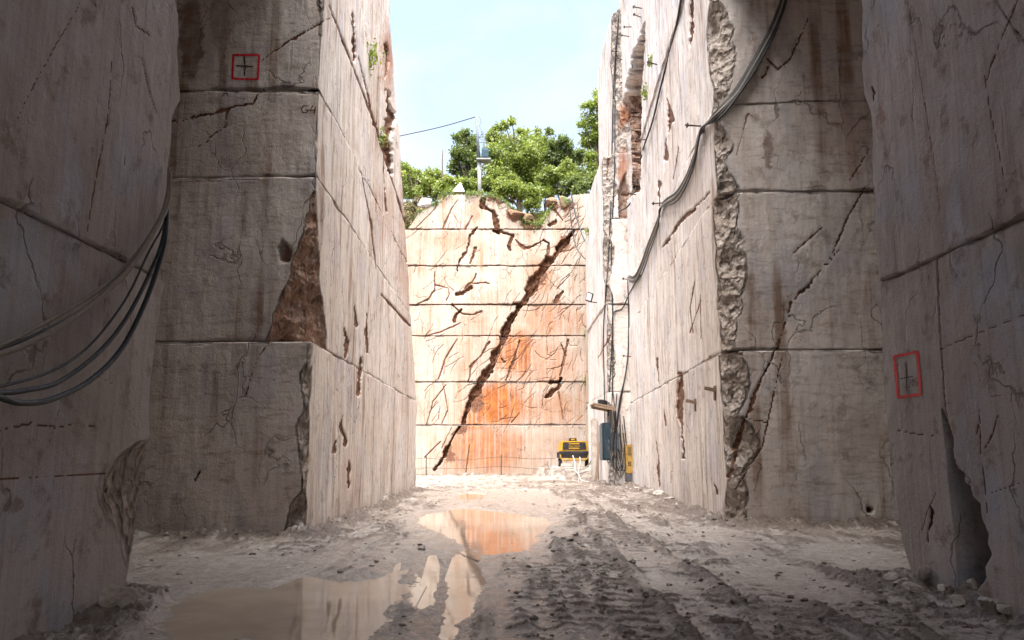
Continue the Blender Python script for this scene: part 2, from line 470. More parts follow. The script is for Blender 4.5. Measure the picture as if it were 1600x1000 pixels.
def bench(parent, path, dss, z0, z1, dz, mat, seed=0, amp=1.0, offset=0.0, chips=(), feats=(), warp=None, lip=2.0,
          top=None, edge_rough=0.5, fdep=.45, post=None, reg=True, name='rock_bench', fine=1.0):
    P2, sid = resample(path, dss)
    ns = len(P2)
    seg = np.array([((b[1] - a[1]), -(b[0] - a[0])) for a, b in zip(path[:-1], path[1:])], float)
    seg /= np.linalg.norm(seg, axis=1)[:, None]
    N2 = seg[sid].copy()
    for i in range(1, ns):                                   # mitre at the corners
        if sid[i] != sid[i - 1]:
            m = seg[sid[i]] + seg[sid[i - 1]]; N2[i] = m / np.linalg.norm(m) * 1.35
    nz = max(3, int(round((z1 - z0) / dz)))
    zr = np.linspace(0, 1, nz + 1)
    tt = np.concatenate([[0], zr, [1]])                      # first and last rows become ledges going into the rock
    NJ = len(tt)
    zt = np.full(ns, z1) if top is None else np.array([top(x, y) for x, y in P2])
    Z = z0 + (zt[:, None] - z0) * tt[None, :]
    X = np.repeat(P2[:, 0][:, None], NJ, 1); Y = np.repeat(P2[:, 1][:, None], NJ, 1)
    NX = np.repeat(N2[:, 0][:, None], NJ, 1); NY = np.repeat(N2[:, 1][:, None], NJ, 1)
    P = np.stack([X, Y, Z], -1).reshape(-1, 3); N = np.stack([NX, NY, np.zeros_like(NX)], -1).reshape(-1, 3)
    x, y, z = P.T
    d = offset + amp * (0.03 * fbm(x * 0.5, y * 0.5, z * 0.35, 3, seed) + 0.012 * fbm(x * 2.5, y * 2.5, z * 0.8, 3, seed + 5)
                        + 0.006 * fine * fbm(x * 9, y * 9, z * 2.0, 2, seed + 9))
    # ragged joint edges: small spalls along the top and bottom of the bench
    tz = np.repeat(np.tile(np.minimum(tt, 1 - tt), ns), 1) * np.repeat(zt - z0, NJ)
    sp = np.clip(0.11 * edge_rough * (fbm(x * 1.6, y * 1.6, z * 0.3 + z0, 4, seed + 21) + 0.25), 0, 1)
    spall = np.clip(sp - tz, 0, 1)
    d = d - spall * 0.9
    P = P + N * d[:, None]
    rough = np.clip(spall * 18, 0, 1) * 0.7
    cutd = spall.copy()
    dirt = np.zeros(len(P)); rust = np.zeros(len(P))
    if warp is not None: P = warp(P)
    for (c, nrm, dep, k, zc, *nz_) in chips:                      # scoops broken off the edges
        c = np.array(c); nv = np.array(nrm, float); nv /= np.linalg.norm(nv)
        s = (P - c) @ nv + dep - k * np.maximum(0, np.abs(P[:, 2] - c[2]) - zc) ** 2
        s = s + (nz_[0] if nz_ else 0.14 * dep + .004) * fbm(P[:, 0] * 2.2 + 7, P[:, 1] * 2.2, P[:, 2] * 2.2, 4, seed + 31)
        cut = np.clip(s, 0, None)
        P = P - nv * cut[:, None]
        rg = np.clip(cut * 25, 0, 1); cutd = np.maximum(cutd, cut)
        rough = np.maximum(rough, rg)
    m = rough > 0.3
    if m.any():
        q = P[m]
        r = 0
        for fr, am in ((2.2, .07), (5.3, .04), (12.0, .018)):
            r = r + am * (.5 - np.abs(vnoise(q[:, 0] * fr, q[:, 1] * fr, q[:, 2] * fr, seed + 41)) * 1.6)
        P[m] = q + N[m] * (r * rough[m] * np.clip(cutd[m] * 7, .12, 1) - 0.01 * rough[m])[:, None]
    if feats:
        u, v = project(P)
        wob = 1.6 * fbm(u * 0.06, v * 0.06, 0 * u, 3, seed + 51) + (.75 if fdep == 1 else 1.2) * fbm(u * 0.30, v * 0.30, 0 * u, 3, seed + 55)
        for ft in feats:
            typ = ft[0]
            if typ == 'line':                                # ('line', [(px,py,halfwidth)..], depth, dirt)
                w = wob * min(1.0, max(p[2] for p in ft[1]) / 3.5)
                ds, al, sd, wd = seg_dist(u + w, v + w, ft[1])
                wd = wd * np.clip(1 + .75 * fbm(u * .06, v * .06, 0 * u + ft[1][0][0], 3, seed + 57), .55, 1.9)
                if fdep < 1: wd = np.maximum(wd, .62)
                k = 1 - sstep(wd * 0.6, wd * 1.0 + 0.3, ds)
                P = P - N * (k * ft[2] * fdep * (1 + 0.35 * fbm(u * 0.12, v * 0.12, 0 * u, 2, seed + 61)))[:, None]
                dirt = np.maximum(dirt, k * ft[3])
            elif typ == 'poly':                              # ('poly', pts, depth, dirt, rust, rough); dirt doubles as painted shade in the cleft
                jg = 0 if ft[2] > 1.4 else .8
                s = poly_sd(u + wob * jg, v + wob * jg, ft[1])
                k = 1 - sstep(-1.5, 1.5, s)
                P = P - N * (k * ft[2] * (1 + (0.3 if ft[2] < 1.4 else .05) * fbm(P[:, 0] * 1.5, P[:, 1] * 1.5, P[:, 2] * 1.5, 4, seed + 71)))[:, None]
                dirt = np.maximum(dirt, k * ft[3]); rust = np.maximum(rust, k * ft[4]); rough = np.maximum(rough, k * ft[5])
            elif typ == 'blob':                              # ('blob', px, py, rx, ry, amount)
                r = np.hypot((u + wob * 3 - ft[1]) / ft[3], (v - ft[2]) / ft[4])
                rust = np.maximum(rust, ft[5] * (1 - sstep(0.35, 1.1, r)))
            elif typ == 'soil':
                r = np.hypot((u + wob * 3 - ft[1]) / ft[3], (v + wob * 3 - ft[2]) / ft[4])
                k = 1 - sstep(0.6, 1.05, r)
                dirt = np.maximum(dirt, ft[5] * k)
    if post is not None: P, dirt, rust, rough = post(P, N, dirt, rust, rough)
    # ledges
    G = P.reshape(ns, NJ, 3); NN = N.reshape(ns, NJ, 3)
    cl = np.concatenate([[0], np.cumsum(np.hypot(*np.diff(P2, axis=0).T))])
    lp = np.full(ns, float(lip))
    for i in range(1, ns):                                   # keep the ledges of two faces from crossing at a corner
        if sid[i] != sid[i - 1] and seg[sid[i]] @ seg[sid[i - 1]] < .9: lp = np.minimum(lp, .12 + .9 * np.abs(cl - cl[i]))
    G[:, 0] = G[:, 1] - NN[:, 1] * lp[:, None]; G[:, -1] = G[:, -2] - NN[:, -2] * lp[:, None]
    saw = np.clip(np.abs(N[:, 0]) * 1.1 - .1, 0, 1) if mat is M_side else np.ones(len(P))
    o = grid_mesh(name, G.reshape(-1, 3), ns, NJ, mat, parent, {'dirt': dirt, 'rust': rust, 'rough': rough, 'saw': saw})
    if reg: register(o)
    return o

def edge_chips(corner, n1, n2, z0, z1, count, dmin, dmax, rnd, ext=(0.1, 0.8), tilt=0.10):
    out = []
    for _ in range(count):
        t = rnd.uniform(.3, .7)
        nn = (n1[0] * t + n2[0] * (1 - t), n1[1] * t + n2[1] * (1 - t), rnd.uniform(-tilt, tilt))
        z = rnd.uniform(z0, z1)
        out.append(((corner[0], corner[1], z), nn, rnd.uniform(dmin, dmax), rnd.uniform(0.2, 1.2), rnd.uniform(*ext)))
    return out

# ---- left rock mass in the middle (dark face towards the viewer, pale face along the corridor)
ML = thing('rock_wall', 'tall left quarry wall of stacked sawn benches with a red square and G4 on its dark face', 'rock wall', (-4.02, 15.6, 0))
LMC = (-4.02, 15.6)
lm_path = [(-13.5, 15.75), (-8.2, 15.7), LMC, (-4.22, 34.8), (-12, 35.2)]
lm_ds = [0.3, 0.032, 0.05, 0.12]
YE = [(0, 34.8), (3.7, 34.8), (6.95, 32.6), (13.3, 28.2), (17, 25.6), (22, 24.0)]
def lm_warp(P):
    ye = np.interp(P[:, 2], [a for a, b in YE], [b for a, b in YE]) + 0.25 * fbm(P[:, 2] * 0.8, 0 * P[:, 2], 0 * P[:, 2], 3, 5)
    y = P[:, 1]; k = (ye - LMC[1]) / (34.8 - LMC[1])
    ny = np.where(y > LMC[1] + 0.4, LMC[1] + 0.4 + (y - LMC[1] - 0.4) * k, y)
    Q = P.copy(); Q[:, 1] = ny; return Q
rnd = random.Random(3)
A = ony(505, 268, 15.6); B = ony(424, 512, 15.6); Cc = np.array([-4.03, 16.9, 3.75])
nb = np.cross(B - A, Cc - A); nb = nb / np.linalg.norm(nb); nb = nb if nb[0] > 0 else -nb
big_chip = (tuple(B), tuple(nb), 0.03, 0.0, 9, .06)
lm_feats = [('line', [(541, 517, 2), (542, 535, 3.5), (540, 558, 3)], .12, 1), ('line', [(565, 560, 2), (562, 590, 4.5), (560, 615, 2.5)], .14, 1),
            ('line', [(536, 650, 1.5), (533, 668, 3), (539, 682, 2), (540, 695, 2.5)], .1, 1), ('line', [(525, 688, 1), (523, 705, 3)], .08, 1),
            ('line', [(546, 720, 1), (544, 745, 3), (545, 762, 1.5)], .1, 1), ('line', [(574, 490, 1), (573, 520, 2.5), (574, 550, 1)], .08, 1),
            ('line', [(555, 480, 1), (557, 508, 2.5)], .08, .9), ('line', [(604, 70, 3), (606, 95, 5), (602, 120, 3)], .3, 1),
            ('line', [(606, 145, 3), (611, 180, 7), (605, 225, 6), (612, 270, 3)], .5, 1),
            ('line', [(551, 20, 1.5), (553, 60, 3), (554, 95, 2)], .15, .9), ('line', [(515, 10, 1.2), (552, 105, 1.6), (589, 202, 1.6), (637, 361, 1.5)], .1, .8),
            ('line', [(560, 90, 1), (575, 150, 1.6), (586, 195, 2.5)], .1, .8), ('line', [(600, 250, 1.5), (604, 330, 1.2)], .1, .7),
            ('line', [(565, 270, .8), (580, 350, 1.2), (588, 420, .8)], .06, .8), ('line', [(596, 460, 2), (640, 508, 2)], .12, .9),
            ('blob', 640, 380, 26, 150, .45), ('blob', 600, 330, 22, 70, .3), ('blob', 606, 90, 16, 70, .7), ('blob', 545, 750, 30, 70, .2),
            ('line', [(383, 620, .8), (402, 560, 1.2), (420, 535, .8)], .01, .7), ('line', [(305, 755, 1), (313, 735, 2.2)], .05, 1),
            ('line', [(270, 190, 1), (330, 178, 1.5), (357, 170, 3), (352, 195, 1.5), (310, 230, .7)], .03, .9),
            ('line', [(357, 168, 3), (395, 160, 1.2), (412, 140, .8)], .03, .9), ('line', [(405, 97, .8), (450, 65, 1.6), (515, 28, 1)], .04, .9),
            ('line', [(260, 285, .7), (380, 280, .8), (498, 276, .7)], .02, .5), ('line', [(225, 570, .6), (400, 590, .8), (490, 602, .7)], .015, .45),
            ('poly', [(436, 388), (441, 374), (455, 392), (452, 410), (440, 408)], .12, .1, 0, .9),
            ('soil', 300, 60, 26, 95, .42), ('soil', 345, 30, 22, 85, .36)]
ch = edge_chips(LMC, (0, -1), (1, 0), 0.2, 3.7, 9, .0, .018, rnd, (.05, .4)) + [((LMC[0], LMC[1], .2), (.7, -.7, -.1), .20, .8, .25)]
bench(ML, lm_path, lm_ds, -0.3, 3.735, .036, M_side, 1, chips=ch, feats=lm_feats, warp=lm_warp, offset=.05)
def chip_soil(P, N, dirt, rust, rough):
    d = (P - A) @ nb
    k = ((np.abs(d) < 0.3) & (rough > 0.5) & (P[:, 1] < 17.2) & (P[:, 2] < 6.9)).astype(float)
    k = k * sstep(0.0, 0.5, 0.35 + 0.5 * fbm(P[:, 0] * 1.3, P[:, 1] * 1.3, P[:, 2] * .5, 3, 8) + (P[:, 0] + 5.0) * .45)
    return P, np.maximum(dirt, k * .33), np.maximum(rust, k * 0.48), rough
ch = [big_chip] + edge_chips(LMC, (0, -1), (1, 0), 5.6, 7.1, 4, .0, .02, rnd, (.05, .5))
bench(ML, lm_path, lm_ds, 3.765, 7.15, .036, M_side, 2, chips=ch, feats=lm_feats, warp=lm_warp, offset=.02, post=chip_soil, lip=0.9)
ch = edge_chips(LMC, (0, -1), (1, 0), 7.2, 9.0, 9, .0, .035, rnd, (.05, .6))
bench(ML, lm_path, lm_ds, 7.18, 9.05, .036, M_side, 3, chips=ch, feats=lm_feats, warp=lm_warp, offset=.0)
ch = edge_chips(LMC, (0, -1), (1, 0), 9.1, 13, 10, .0, .05, rnd, (.05, .8))
bench(ML, lm_path, lm_ds, 9.10, 13.6, .04, M_side, 4, chips=ch, feats=lm_feats, warp=lm_warp, offset=-.02, amp=1.0)
bench(ML, lm_path, [.4, .1, .07, .3], 13.35, 18.6, .05, M_side, 5, feats=lm_feats, warp=lm_warp, offset=-.10, amp=1.0, edge_rough=.2, lip=8)

# ---- right rock mass in the middle
MR = thing('rock_wall', 'tall right quarry wall with ragged broken corner and cables hung along its pale face', 'rock wall', (4.8, 17.75, 0))
RMC = (4.8, 17.75)
rm_path = [(13, 39.5), (5.72, 38.9), RMC, (13.5, 17.3)]
rm_ds = [0.12, 0.05, 0.034]
rnd = random.Random(5)
rm_feats = [('line', [(1063, 585, 2.5), (1061, 640, 4.5), (1066, 672, 2), (1067, 715, 2)], .15, 1), ('line', [(1117, 760, 1), (1120, 770, 3.5)], .08, 1),
            ('line', [(1025, 690, 1), (1028, 715, 2), (1030, 760, 1)], .06, .9), ('line', [(1037, 640, .6), (1040, 665, 1.6)], .05, .9),
            ('line', [(1042, 155, 2), (1048, 185, 4), (1044, 205, 3)], .15, 1), ('line', [(1080, 0, 3), (1082, 40, 4), (1078, 70, 1)], .2, .9),
            ('line', [(1030, 285, 2), (1029, 320, 2.5)], .08, 1), ('line', [(1040, 215, 1), (1042, 250, 2.5)], .08, .9), ('line', [(1060, 230, .8), (1052, 280, 1.2)], .04, .8),
            ('line', [(1108, 300, 1), (1060, 350, 2.5), (1034, 385, 2)], .12, .9),
            ('line', [(1140, 745, 4), (1163, 660, 4), (1185, 600, 2), (1215, 540, 1.6), (1235, 475, 1.2), (1275, 432, .8), (1310, 390, .8)], .05, .95),
            ('line', [(1150, 765, .8), (1190, 700, 1), (1200, 655, 1.2), (1222, 560, .8)], .02, .85), ('line', [(1170, 655, 1), (1200, 660, 1.4)], .02, .8),
            ('line', [(1195, 88, .8), (1215, 108, 2), (1235, 92, 1.2), (1262, 30, .6)], .03, .9), ('line', [(1190, 120, 2), (1200, 105, 3)], .03, .8),
            ('line', [(1300, 395, 1), (1330, 330, 1.6), (1352, 290, 1)], .04, .9), ('line', [(1328, 280, 1.5), (1345, 255, 2), (1358, 232, 1)], .04, .9),
            ('line', [(1240, 395, 1), (1285, 355, 1.6)], .03, .8), ('line', [(1150, 245, 1), (1170, 175, 2), (1190, 200, 1)], .02, .5),
            ('soil', 1202, 235, 14, 40, .42), ('soil', 1180, 90, 10, 60, .36), ('soil', 1175, 470, 18, 60, .32), ('soil', 1230, 470, 10, 60, .28),
            ('blob', 1330, 210, 40, 110, .28), ('blob', 1350, 170, 20, 40, .3),
            ('line', [(1085, 440, .6), (1078, 480, 1), (1083, 520, .7)], .03, .8), ('line', [(1095, 530, .6), (1094, 460, 1)], .03, .8),
            ('line', [(1030, 600, .8), (1026, 560, 2)], .04, .9), ('line', [(1078, 520, 1), (1095, 470, .8)], .03, .6)]
def rchips(z0, z1, n, a, b, ext=(.05, .7)): return edge_chips(RMC, (0, -1), (-1, 0), z0, z1, n, a, b, rnd, ext, .26)
niche = ('poly', [(1007, 36), (1005, 95), (1000, 150), (1000, 296), (986, 306), (966, 334), (964, 300), (975, 150), (988, 88)], 1.3, .15, .55, .8)
drill = ('poly', [(1355, 797), (1357, 793), (1362, 793), (1364, 797), (1362, 801), (1357, 801)], .25, 1, 0, 0)
bench(MR, rm_path, rm_ds, -0.3, 3.82, .036, M_side, 21, chips=rchips(.2, 3.8, 22, .02, .09, (.05, .4)) + [((RMC[0], RMC[1], 3.2), (-.6, -.8, .1), .10, .3, .5), ((RMC[0], RMC[1], 1.3), (-.5, -.85, .0), .08, .3, .6)], feats=rm_feats + [drill], offset=.05)
bench(MR, rm_path, rm_ds, 3.85, 7.52, .036, M_side, 22, chips=rchips(3.9, 7.5, 26, .06, .20, (.05, .45)) + [((RMC[0], RMC[1], 5.2), (-.55, -.8, .15), .2, .3, .4), ((RMC[0], RMC[1], 6.6), (-.6, -.75, -.1), .16, .4, .3), ((RMC[0], RMC[1], 4.3), (-.85, -.5, .1), .2, .6, .3)], feats=rm_feats, offset=.02)
bench(MR, rm_path, rm_ds, 7.55, 9.72, .036, M_side, 23, chips=rchips(7.5, 9.7, 16, .04, .16, (.05, .4)), feats=rm_feats, offset=-.02, lip=.7)
bench(MR, rm_path, rm_ds, 9.74, 14.5, .04, M_side, 24, chips=rchips(9.8, 14, 24, .08, .26, (.1, .6)), feats=rm_feats + [niche], offset=-.05, amp=1.5)
bench(MR, rm_path, [.15, .06, .2], 14.53, 28, .06, M_side, 25, feats=rm_feats + [niche], offset=0, amp=1.6, lip=8)

# ---- far right wall, beyond the step
FR = thing('rock_wall', 'far right quarry wall with orange broken niche behind hanging cables', 'rock wall', (4.6, 40, 0))
FRC = (4.62, 38.2)
fr_path = [(12, 47.8), (4.55, 47.6), FRC, (8, 38.4)]
fr_ds = [0.15, 0.055, 0.05]
rnd = random.Random(9)
def fr_top(x, y): return float(np.interp(y, [41.5, 43, 44.5, 46, 47.6, 48], [23.5, 21.5, 18.5, 17, 15.5, 15]))
def fr_warp(P):
    Q = P.copy(); Q[:, 0] += .13 * np.maximum(0, P[:, 2] - 14.5); return Q
fr_feats = [('poly', [(1006, 38), (1003, 95), (990, 145), (975, 140), (985, 90)], .5, .2, .75, .9), ('blob', 975, 180, 14, 30, .9), ('blob', 974, 260, 12, 40, .85),
            ('poly', [(968, 340), (966, 300), (978, 270), (984, 300), (982, 340)], .3, .2, .5, .9),
            ('line', [(972, 300, 1), (985, 302, 1.5), (1000, 296, 1)], .1, .9), ('blob', 970, 640, 8, 60, .15), ('blob', 972, 460, 10, 40, .2),
            ('line', [(947, 280, 1), (950, 250, 2)], .1, .9), ('line', [(935, 560, 1), (945, 540, 1.5), (955, 520, 1)], .05, .8)]
for k, (a, b, cs) in enumerate([(-.3, 4.4, .12), (4.43, 8.7, .25), (8.73, 13.0, .35)]):
    bench(FR, fr_path, fr_ds, a, b, .055, M_side, 40 + k, chips=edge_chips(FRC, (0, -1), (-1, 0), a, b, 9, .05, cs, rnd, (.1, 1.0)), feats=fr_feats, offset=.03 * (-1) ** k)
bench(FR, fr_path, fr_ds, 13.03, 16.5, .06, M_side, 44, chips=edge_chips(FRC, (0, -1), (-1, 0), 13, 16.5, 6, .1, .4, rnd, (.2, 1.0)), feats=fr_feats, amp=1.2, lip=5)
bench(FR, [(12, 45.6), (5.2, 45.3), (5.3, 38.3), (9, 38.5)], fr_ds, 16.4, 24.5, .08, M_side, 45, chips=edge_chips((5.3, 38.3), (0, -1), (-1, 0), 16.5, 24, 10, .1, .5, rnd, (.2, 1.2)), feats=fr_feats, amp=1.4, lip=6)

# narrow stacked slabs standing in the far right corner
SC = thing('rock_pillar', 'narrow pale rock pillar with brown side in the far right corner behind the yellow machine', 'rock pillar', (5.0, 49.5, 0))
pil_path = [(5.9, 51.5), (4.72, 51.4), (4.78, 49.4), (5.9, 49.4)]
for k, (a, b, o_) in enumerate([(-.2, 4.0, 0), (4.03, 6.6, -.05), (6.63, 9.6, -.1)]):
    bench(SC, pil_path, [.08, .06, .05], a, b, .06, M_back, 60 + k, offset=o_, edge_rough=1.2, feats=[('soil', 925, 650, 5, 60, .9), ('soil', 924, 600, 4, 30, .7)], reg=False, lip=.6)

# ---- back wall
BK = thing('rock_wall', 'pale orange stained back wall of the quarry split by a long dark diagonal fissure', 'rock wall', (0, 54, 0))
fis = [(893, 363, 4.7), (889, 369, 5.5), (870, 395, 5.1), (851, 417, 5.1), (834, 443, 6.2), (819, 470, 6.6), (803, 489, 7.0), (793, 506, 7.0), (788, 527, 5.9), (769, 568, 5.5), (755, 594, 5.1), (738, 618, 4.7), (724, 659, 3.9), (711, 676, 3.1), (695, 708, 2.5), (680, 735, 2.3)]
bk_feats = [('line', fis, .55, 1), ('line', [(a + 5, b, .8) for a, b, c in fis[3:11]], .1, .7), ('line', [(a - 7 + (b % 5), b + 4, .6) for a, b, c in fis[4:14]], .08, .65), ('soil', 880, 378, 9, 18, .7), ('soil', 845, 432, 10, 16, .55), ('soil', 745, 628, 12, 26, .6), ('soil', 722, 672, 14, 14, .55), ('soil', 700, 705, 12, 18, .5),
            ('line', [(757, 300, 3), (755, 324, 3.5), (771, 331, 4), (774, 350, 5), (779, 364, 3.5)], .35, 1), ('line', [(772, 360, 2.5), (800, 366, 4), (796, 388, 5)], .3, 1),
            ('line', [(745, 355, 2), (735, 369, 3), (728, 393, 3), (719, 405, 1.6), (714, 422, 1.6)], .2, 1), ('line', [(743, 388, 2), (740, 400, 2.5), (735, 412, 1.4)], .15, 1),
            ('line', [(805, 374, 1.4), (812, 382, 2), (820, 388, 2), (834, 386, 1.4), (848, 374, 1.6)], .15, 1), ('line', [(848, 374, 1.5), (858, 380, 1.5), (856, 393, 2.6), (854, 405, 2)], .15, 1),
            ('line', [(714, 459, 4), (724, 456, 5), (737, 450, 5)], .25, 1), ('line', [(726, 450, 1.2), (738, 440, 1.6), (744, 428, 1.2)], .1, .9), ('line', [(738, 443, 1), (758, 441, 2), (764, 443, 1)], .08, .9),
            ('line', [(711, 502, 4), (714, 490, 4.5), (719, 482, 3)], .25, 1), ('line', [(706, 476, 2), (722, 490, 2.5), (735, 492, 1.4), (752, 486, 1)], .1, .9), ('line', [(720, 505, 1.4), (690, 518, 1), (668, 524, 1)], .05, .8),
            ('line', [(868, 472, 3.5), (875, 466, 3), (880, 455, 1)], .15, 1), ('line', [(870, 452, .8), (890, 430, 1.2)], .05, .9),
            ('line', [(853, 620, 3), (863, 610, 6), (872, 603, 6), (877, 592, 2.5)], .35, 1), ('line', [(860, 597, 4), (876, 596, 4)], .3, 1), ('line', [(872, 612, 2), (876, 630, 1), (880, 655, 1.2)], .06, .9),
            ('line', [(764, 534, 1.5), (752, 556, 1.8), (735, 573, 1.4), (732, 596, 1.4)], .1, .95), ('line', [(812, 532, 1.4), (803, 561, 2), (796, 580, 2.6), (791, 594, 1.6)], .12, .9),
            ('line', [(785, 562, 2), (788, 566, 3)], .1, .8), ('line', [(714, 530, 1), (695, 563, 1.2), (685, 592, 1)], .06, .9), ('line', [(697, 601, 1), (676, 628, 1.2), (666, 664, 1.2)], .06, .9),
            ('line', [(692, 600, .8), (700, 640, 1), (690, 662, 1.2)], .06, .8), ('line', [(889, 532, 1.5), (882, 558, 1.8), (875, 587, 1.2)], .08, .9), ('line', [(878, 540, 1), (884, 556, 1.6)], .08, .9),
            ('line', [(688, 690, .9), (664, 715, .8)], .05, .8), ('line', [(705, 668, .8), (690, 700, .9)], .05, .8), ('line', [(734, 695, .8), (730, 720, 1.2), (728, 738, .8)], .05, .8),
            ('line', [(649, 476, 1.4), (670, 468, 2), (678, 452, 1), (680, 425, .9)], .08, .9), ('line', [(680, 445, .9), (700, 450, 1), (702, 460, 1), (697, 470, .8)], .05, .9),
            ('line', [(782, 655, 1), (806, 652, .8)], .03, .8), ('line', [(800, 660, 1), (812, 645, .8)], .05, .8),
            ('line', [(692, 356, 1.4), (706, 325, .9), (716, 312, .8)], .06, .9), ('line', [(726, 357, 1.2), (738, 338, .9)], .05, .8), ('line', [(650, 356, .8), (680, 325, .9), (688, 302, 1)], .06, .8),
            ('line', [(880, 345, 1), (868, 330, 1.5), (860, 320, 1)], .08, .9), ('line', [(860, 350, 3), (868, 345, 3.5)], .2, 1),
            ('soil', 810, 332, 26, 17, .95), ('soil', 858, 322, 16, 12, .9), ('soil', 830, 352, 20, 7, .8), ('soil', 780, 312, 26, 5, .7), ('soil', 884, 318, 14, 14, .6),
            ('blob', 808, 550, 42, 54, 1.0), ('blob', 778, 632, 56, 48, 1.2), ('blob', 740, 655, 30, 30, 1.0), ('blob', 760, 702, 82, 52, .85), ('blob', 720, 715, 36, 36, .6),
            ('blob', 845, 430, 24, 40, .55), ('blob', 860, 500, 70, 36, .55), ('blob', 850, 570, 70, 46, .6), ('blob', 855, 640, 60, 40, .5), ('blob', 740, 520, 40, 40, .3), ('blob', 700, 375, 40, 20, .35),
            ('blob', 840, 640, 50, 30, .35), ('blob', 850, 700, 60, 40, .25), ('blob', 742, 330, 10, 34, .6), ('blob', 710, 440, 40, 22, .25), ('blob', 880, 395, 22, 30, .35), ('blob', 670, 500, 20, 30, .2)]
rs = random.Random(21)
for _ in range(210):                                         # fine slanted cracks right of the fissure and a few to its left
    py = rs.uniform(310, 655)
    fx = float(np.interp(py, [363, 443, 527, 618, 735], [893, 834, 788, 738, 680]))
    px = rs.uniform(max(fx - 5, 700), 915) if rs.random() < .75 else rs.uniform(652, fx)
    L = rs.uniform(10, 42); a = math.radians(rs.gauss(52, 16))
    p = [(px, py, rs.uniform(.2, .45))]
    for s_ in range(3):
        a += rs.gauss(0, .3); p.append((p[-1][0] - math.cos(a) * L / 3, p[-1][1] + math.sin(a) * L / 3, rs.uniform(.2, .6)))
    bk_feats.append(('line', p, .03, rs.uniform(.5, .75)))
JZ = [17.0, 14.35, 11.6, 9.42, 6.25, 3.33]
TOPX = [(-12, 16.4)] + [(ony(px, py, 54)[0], ony(px, py, 54)[2]) for px, py in
        [(632, 362), (641, 352), (654, 333), (672, 322), (684, 318), (689, 306), (703, 303), (750, 303), (775, 308), (793, 319), (806, 333), (818, 349), (836, 352), (847, 350), (856, 336), (868, 314), (885, 309), (903, 303), (925, 303)]] + [(12, 19.5)]
def bk_top(x, y): return max(17.05, float(np.interp(x, [a for a, b in TOPX], [b for a, b in TOPX])) + random.uniform(-.08, .05))
bk_path = [(-11, 54), (-7.6, 54), (6.6, 54), (11, 54)]
for z_ in JZ:
    zz = lambda x_: project(np.array([[x_, 54.0, z_]]))
    bk_feats.append(('line', [(float(zz(x_)[0][0]), float(zz(x_)[1][0]), rs.uniform(.5, 1.1)) for x_ in np.linspace(-7.5, 6.5, 40)], .05, .8))
lev = [-0.3] + JZ[::-1] + [19.6]
for k in range(7):
    cpl = [ft for ft in bk_feats]
    bench(BK, bk_path, [.2, .032, .2], lev[k] + .02, lev[k + 1] - .025, .034, M_back, 80 + k, fdep=1, amp=.8, feats=cpl, offset=[.02, -.02, .02, -.02, .03, .0, -.03][k],
          edge_rough=1.0 if k < 6 else .8, lip=.5 if k < 6 else .7, top=bk_top if k == 6 else None)

# ---- near walls
NL = thing('rock_wall', 'dark near left quarry wall with hoses looped across it', 'rock wall', (-4.05, 8.6, 0))
NLC = (-4.06, 9.15)
nl_path = [(-4.1, -14), (-4.1, 5.2), (-4.06, 8.4), NLC, (-4.9, 9.4), (-13.5, 9.5)]
nl_ds = [.3, .02, .014, .03, .2]
rnd = random.Random(31)
def nchips(C, sx, z0, z1, n, a, b, ext=(.1, .6)): return edge_chips(C, (sx, 0), (sx * .4, 1), z0, z1, n, a, b, rnd, ext, .14)
nl_feats = [('line', [(175, 95, .5), (170, 180, .8), (150, 280, 1), (135, 370, .6)], .012, .8), ('line', [(20, 200, .5), (60, 120, .8), (125, 5, .6)], .012, .7),
            ('line', [(207, 10, .8), (213, 40, 1.4), (235, 55, 1)], .03, .7), ('line', [(205, 95, .6), (212, 86, .8), (222, 90, .8), (235, 150, .8), (245, 175, .6)], .03, .6),
            ('line', [(0, 672, 1), (50, 662, 1.6), (90, 668, 1), (120, 662, .8), (148, 666, .7)], .015, .8), ('line', [(0, 748, 1.4), (60, 744, 1.4), (165, 740, .8)], .012, .7),
            ('line', [(92, 640, .5), (75, 700, .6)], .008, .6), ('line', [(196, 245, .6), (194, 258, 1.4)], .02, .7), ('line', [(189, 405, 1.5), (190, 392, 1)], .03, .7),
            ('soil', 72, 545, 6, 24, .35), ('soil', 20, 790, 22, 24, .38), ('soil', 60, 770, 18, 16, .33), ('soil', 30, 700, 40, 16, .3), ('soil', 160, 60, 30, 40, .2), ('soil', 120, 130, 14, 22, .22),
            ('line', [(163, 770, 1), (166, 765, 2)], .03, .9), ('line', [(140, 580, .6), (180, 602, .8)], .01, .5)]
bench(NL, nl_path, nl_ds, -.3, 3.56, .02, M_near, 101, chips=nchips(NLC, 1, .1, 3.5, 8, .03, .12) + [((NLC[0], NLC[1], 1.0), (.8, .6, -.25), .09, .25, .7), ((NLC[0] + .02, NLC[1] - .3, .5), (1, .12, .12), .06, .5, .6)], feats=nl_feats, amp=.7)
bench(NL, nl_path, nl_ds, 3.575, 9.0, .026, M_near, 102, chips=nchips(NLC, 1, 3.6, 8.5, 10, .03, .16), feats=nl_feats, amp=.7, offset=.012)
bench(NL, nl_path, [.5, .2, .15, .1, .3], 9.0, 16.3, .2, M_near, 103, lip=10, reg=False)

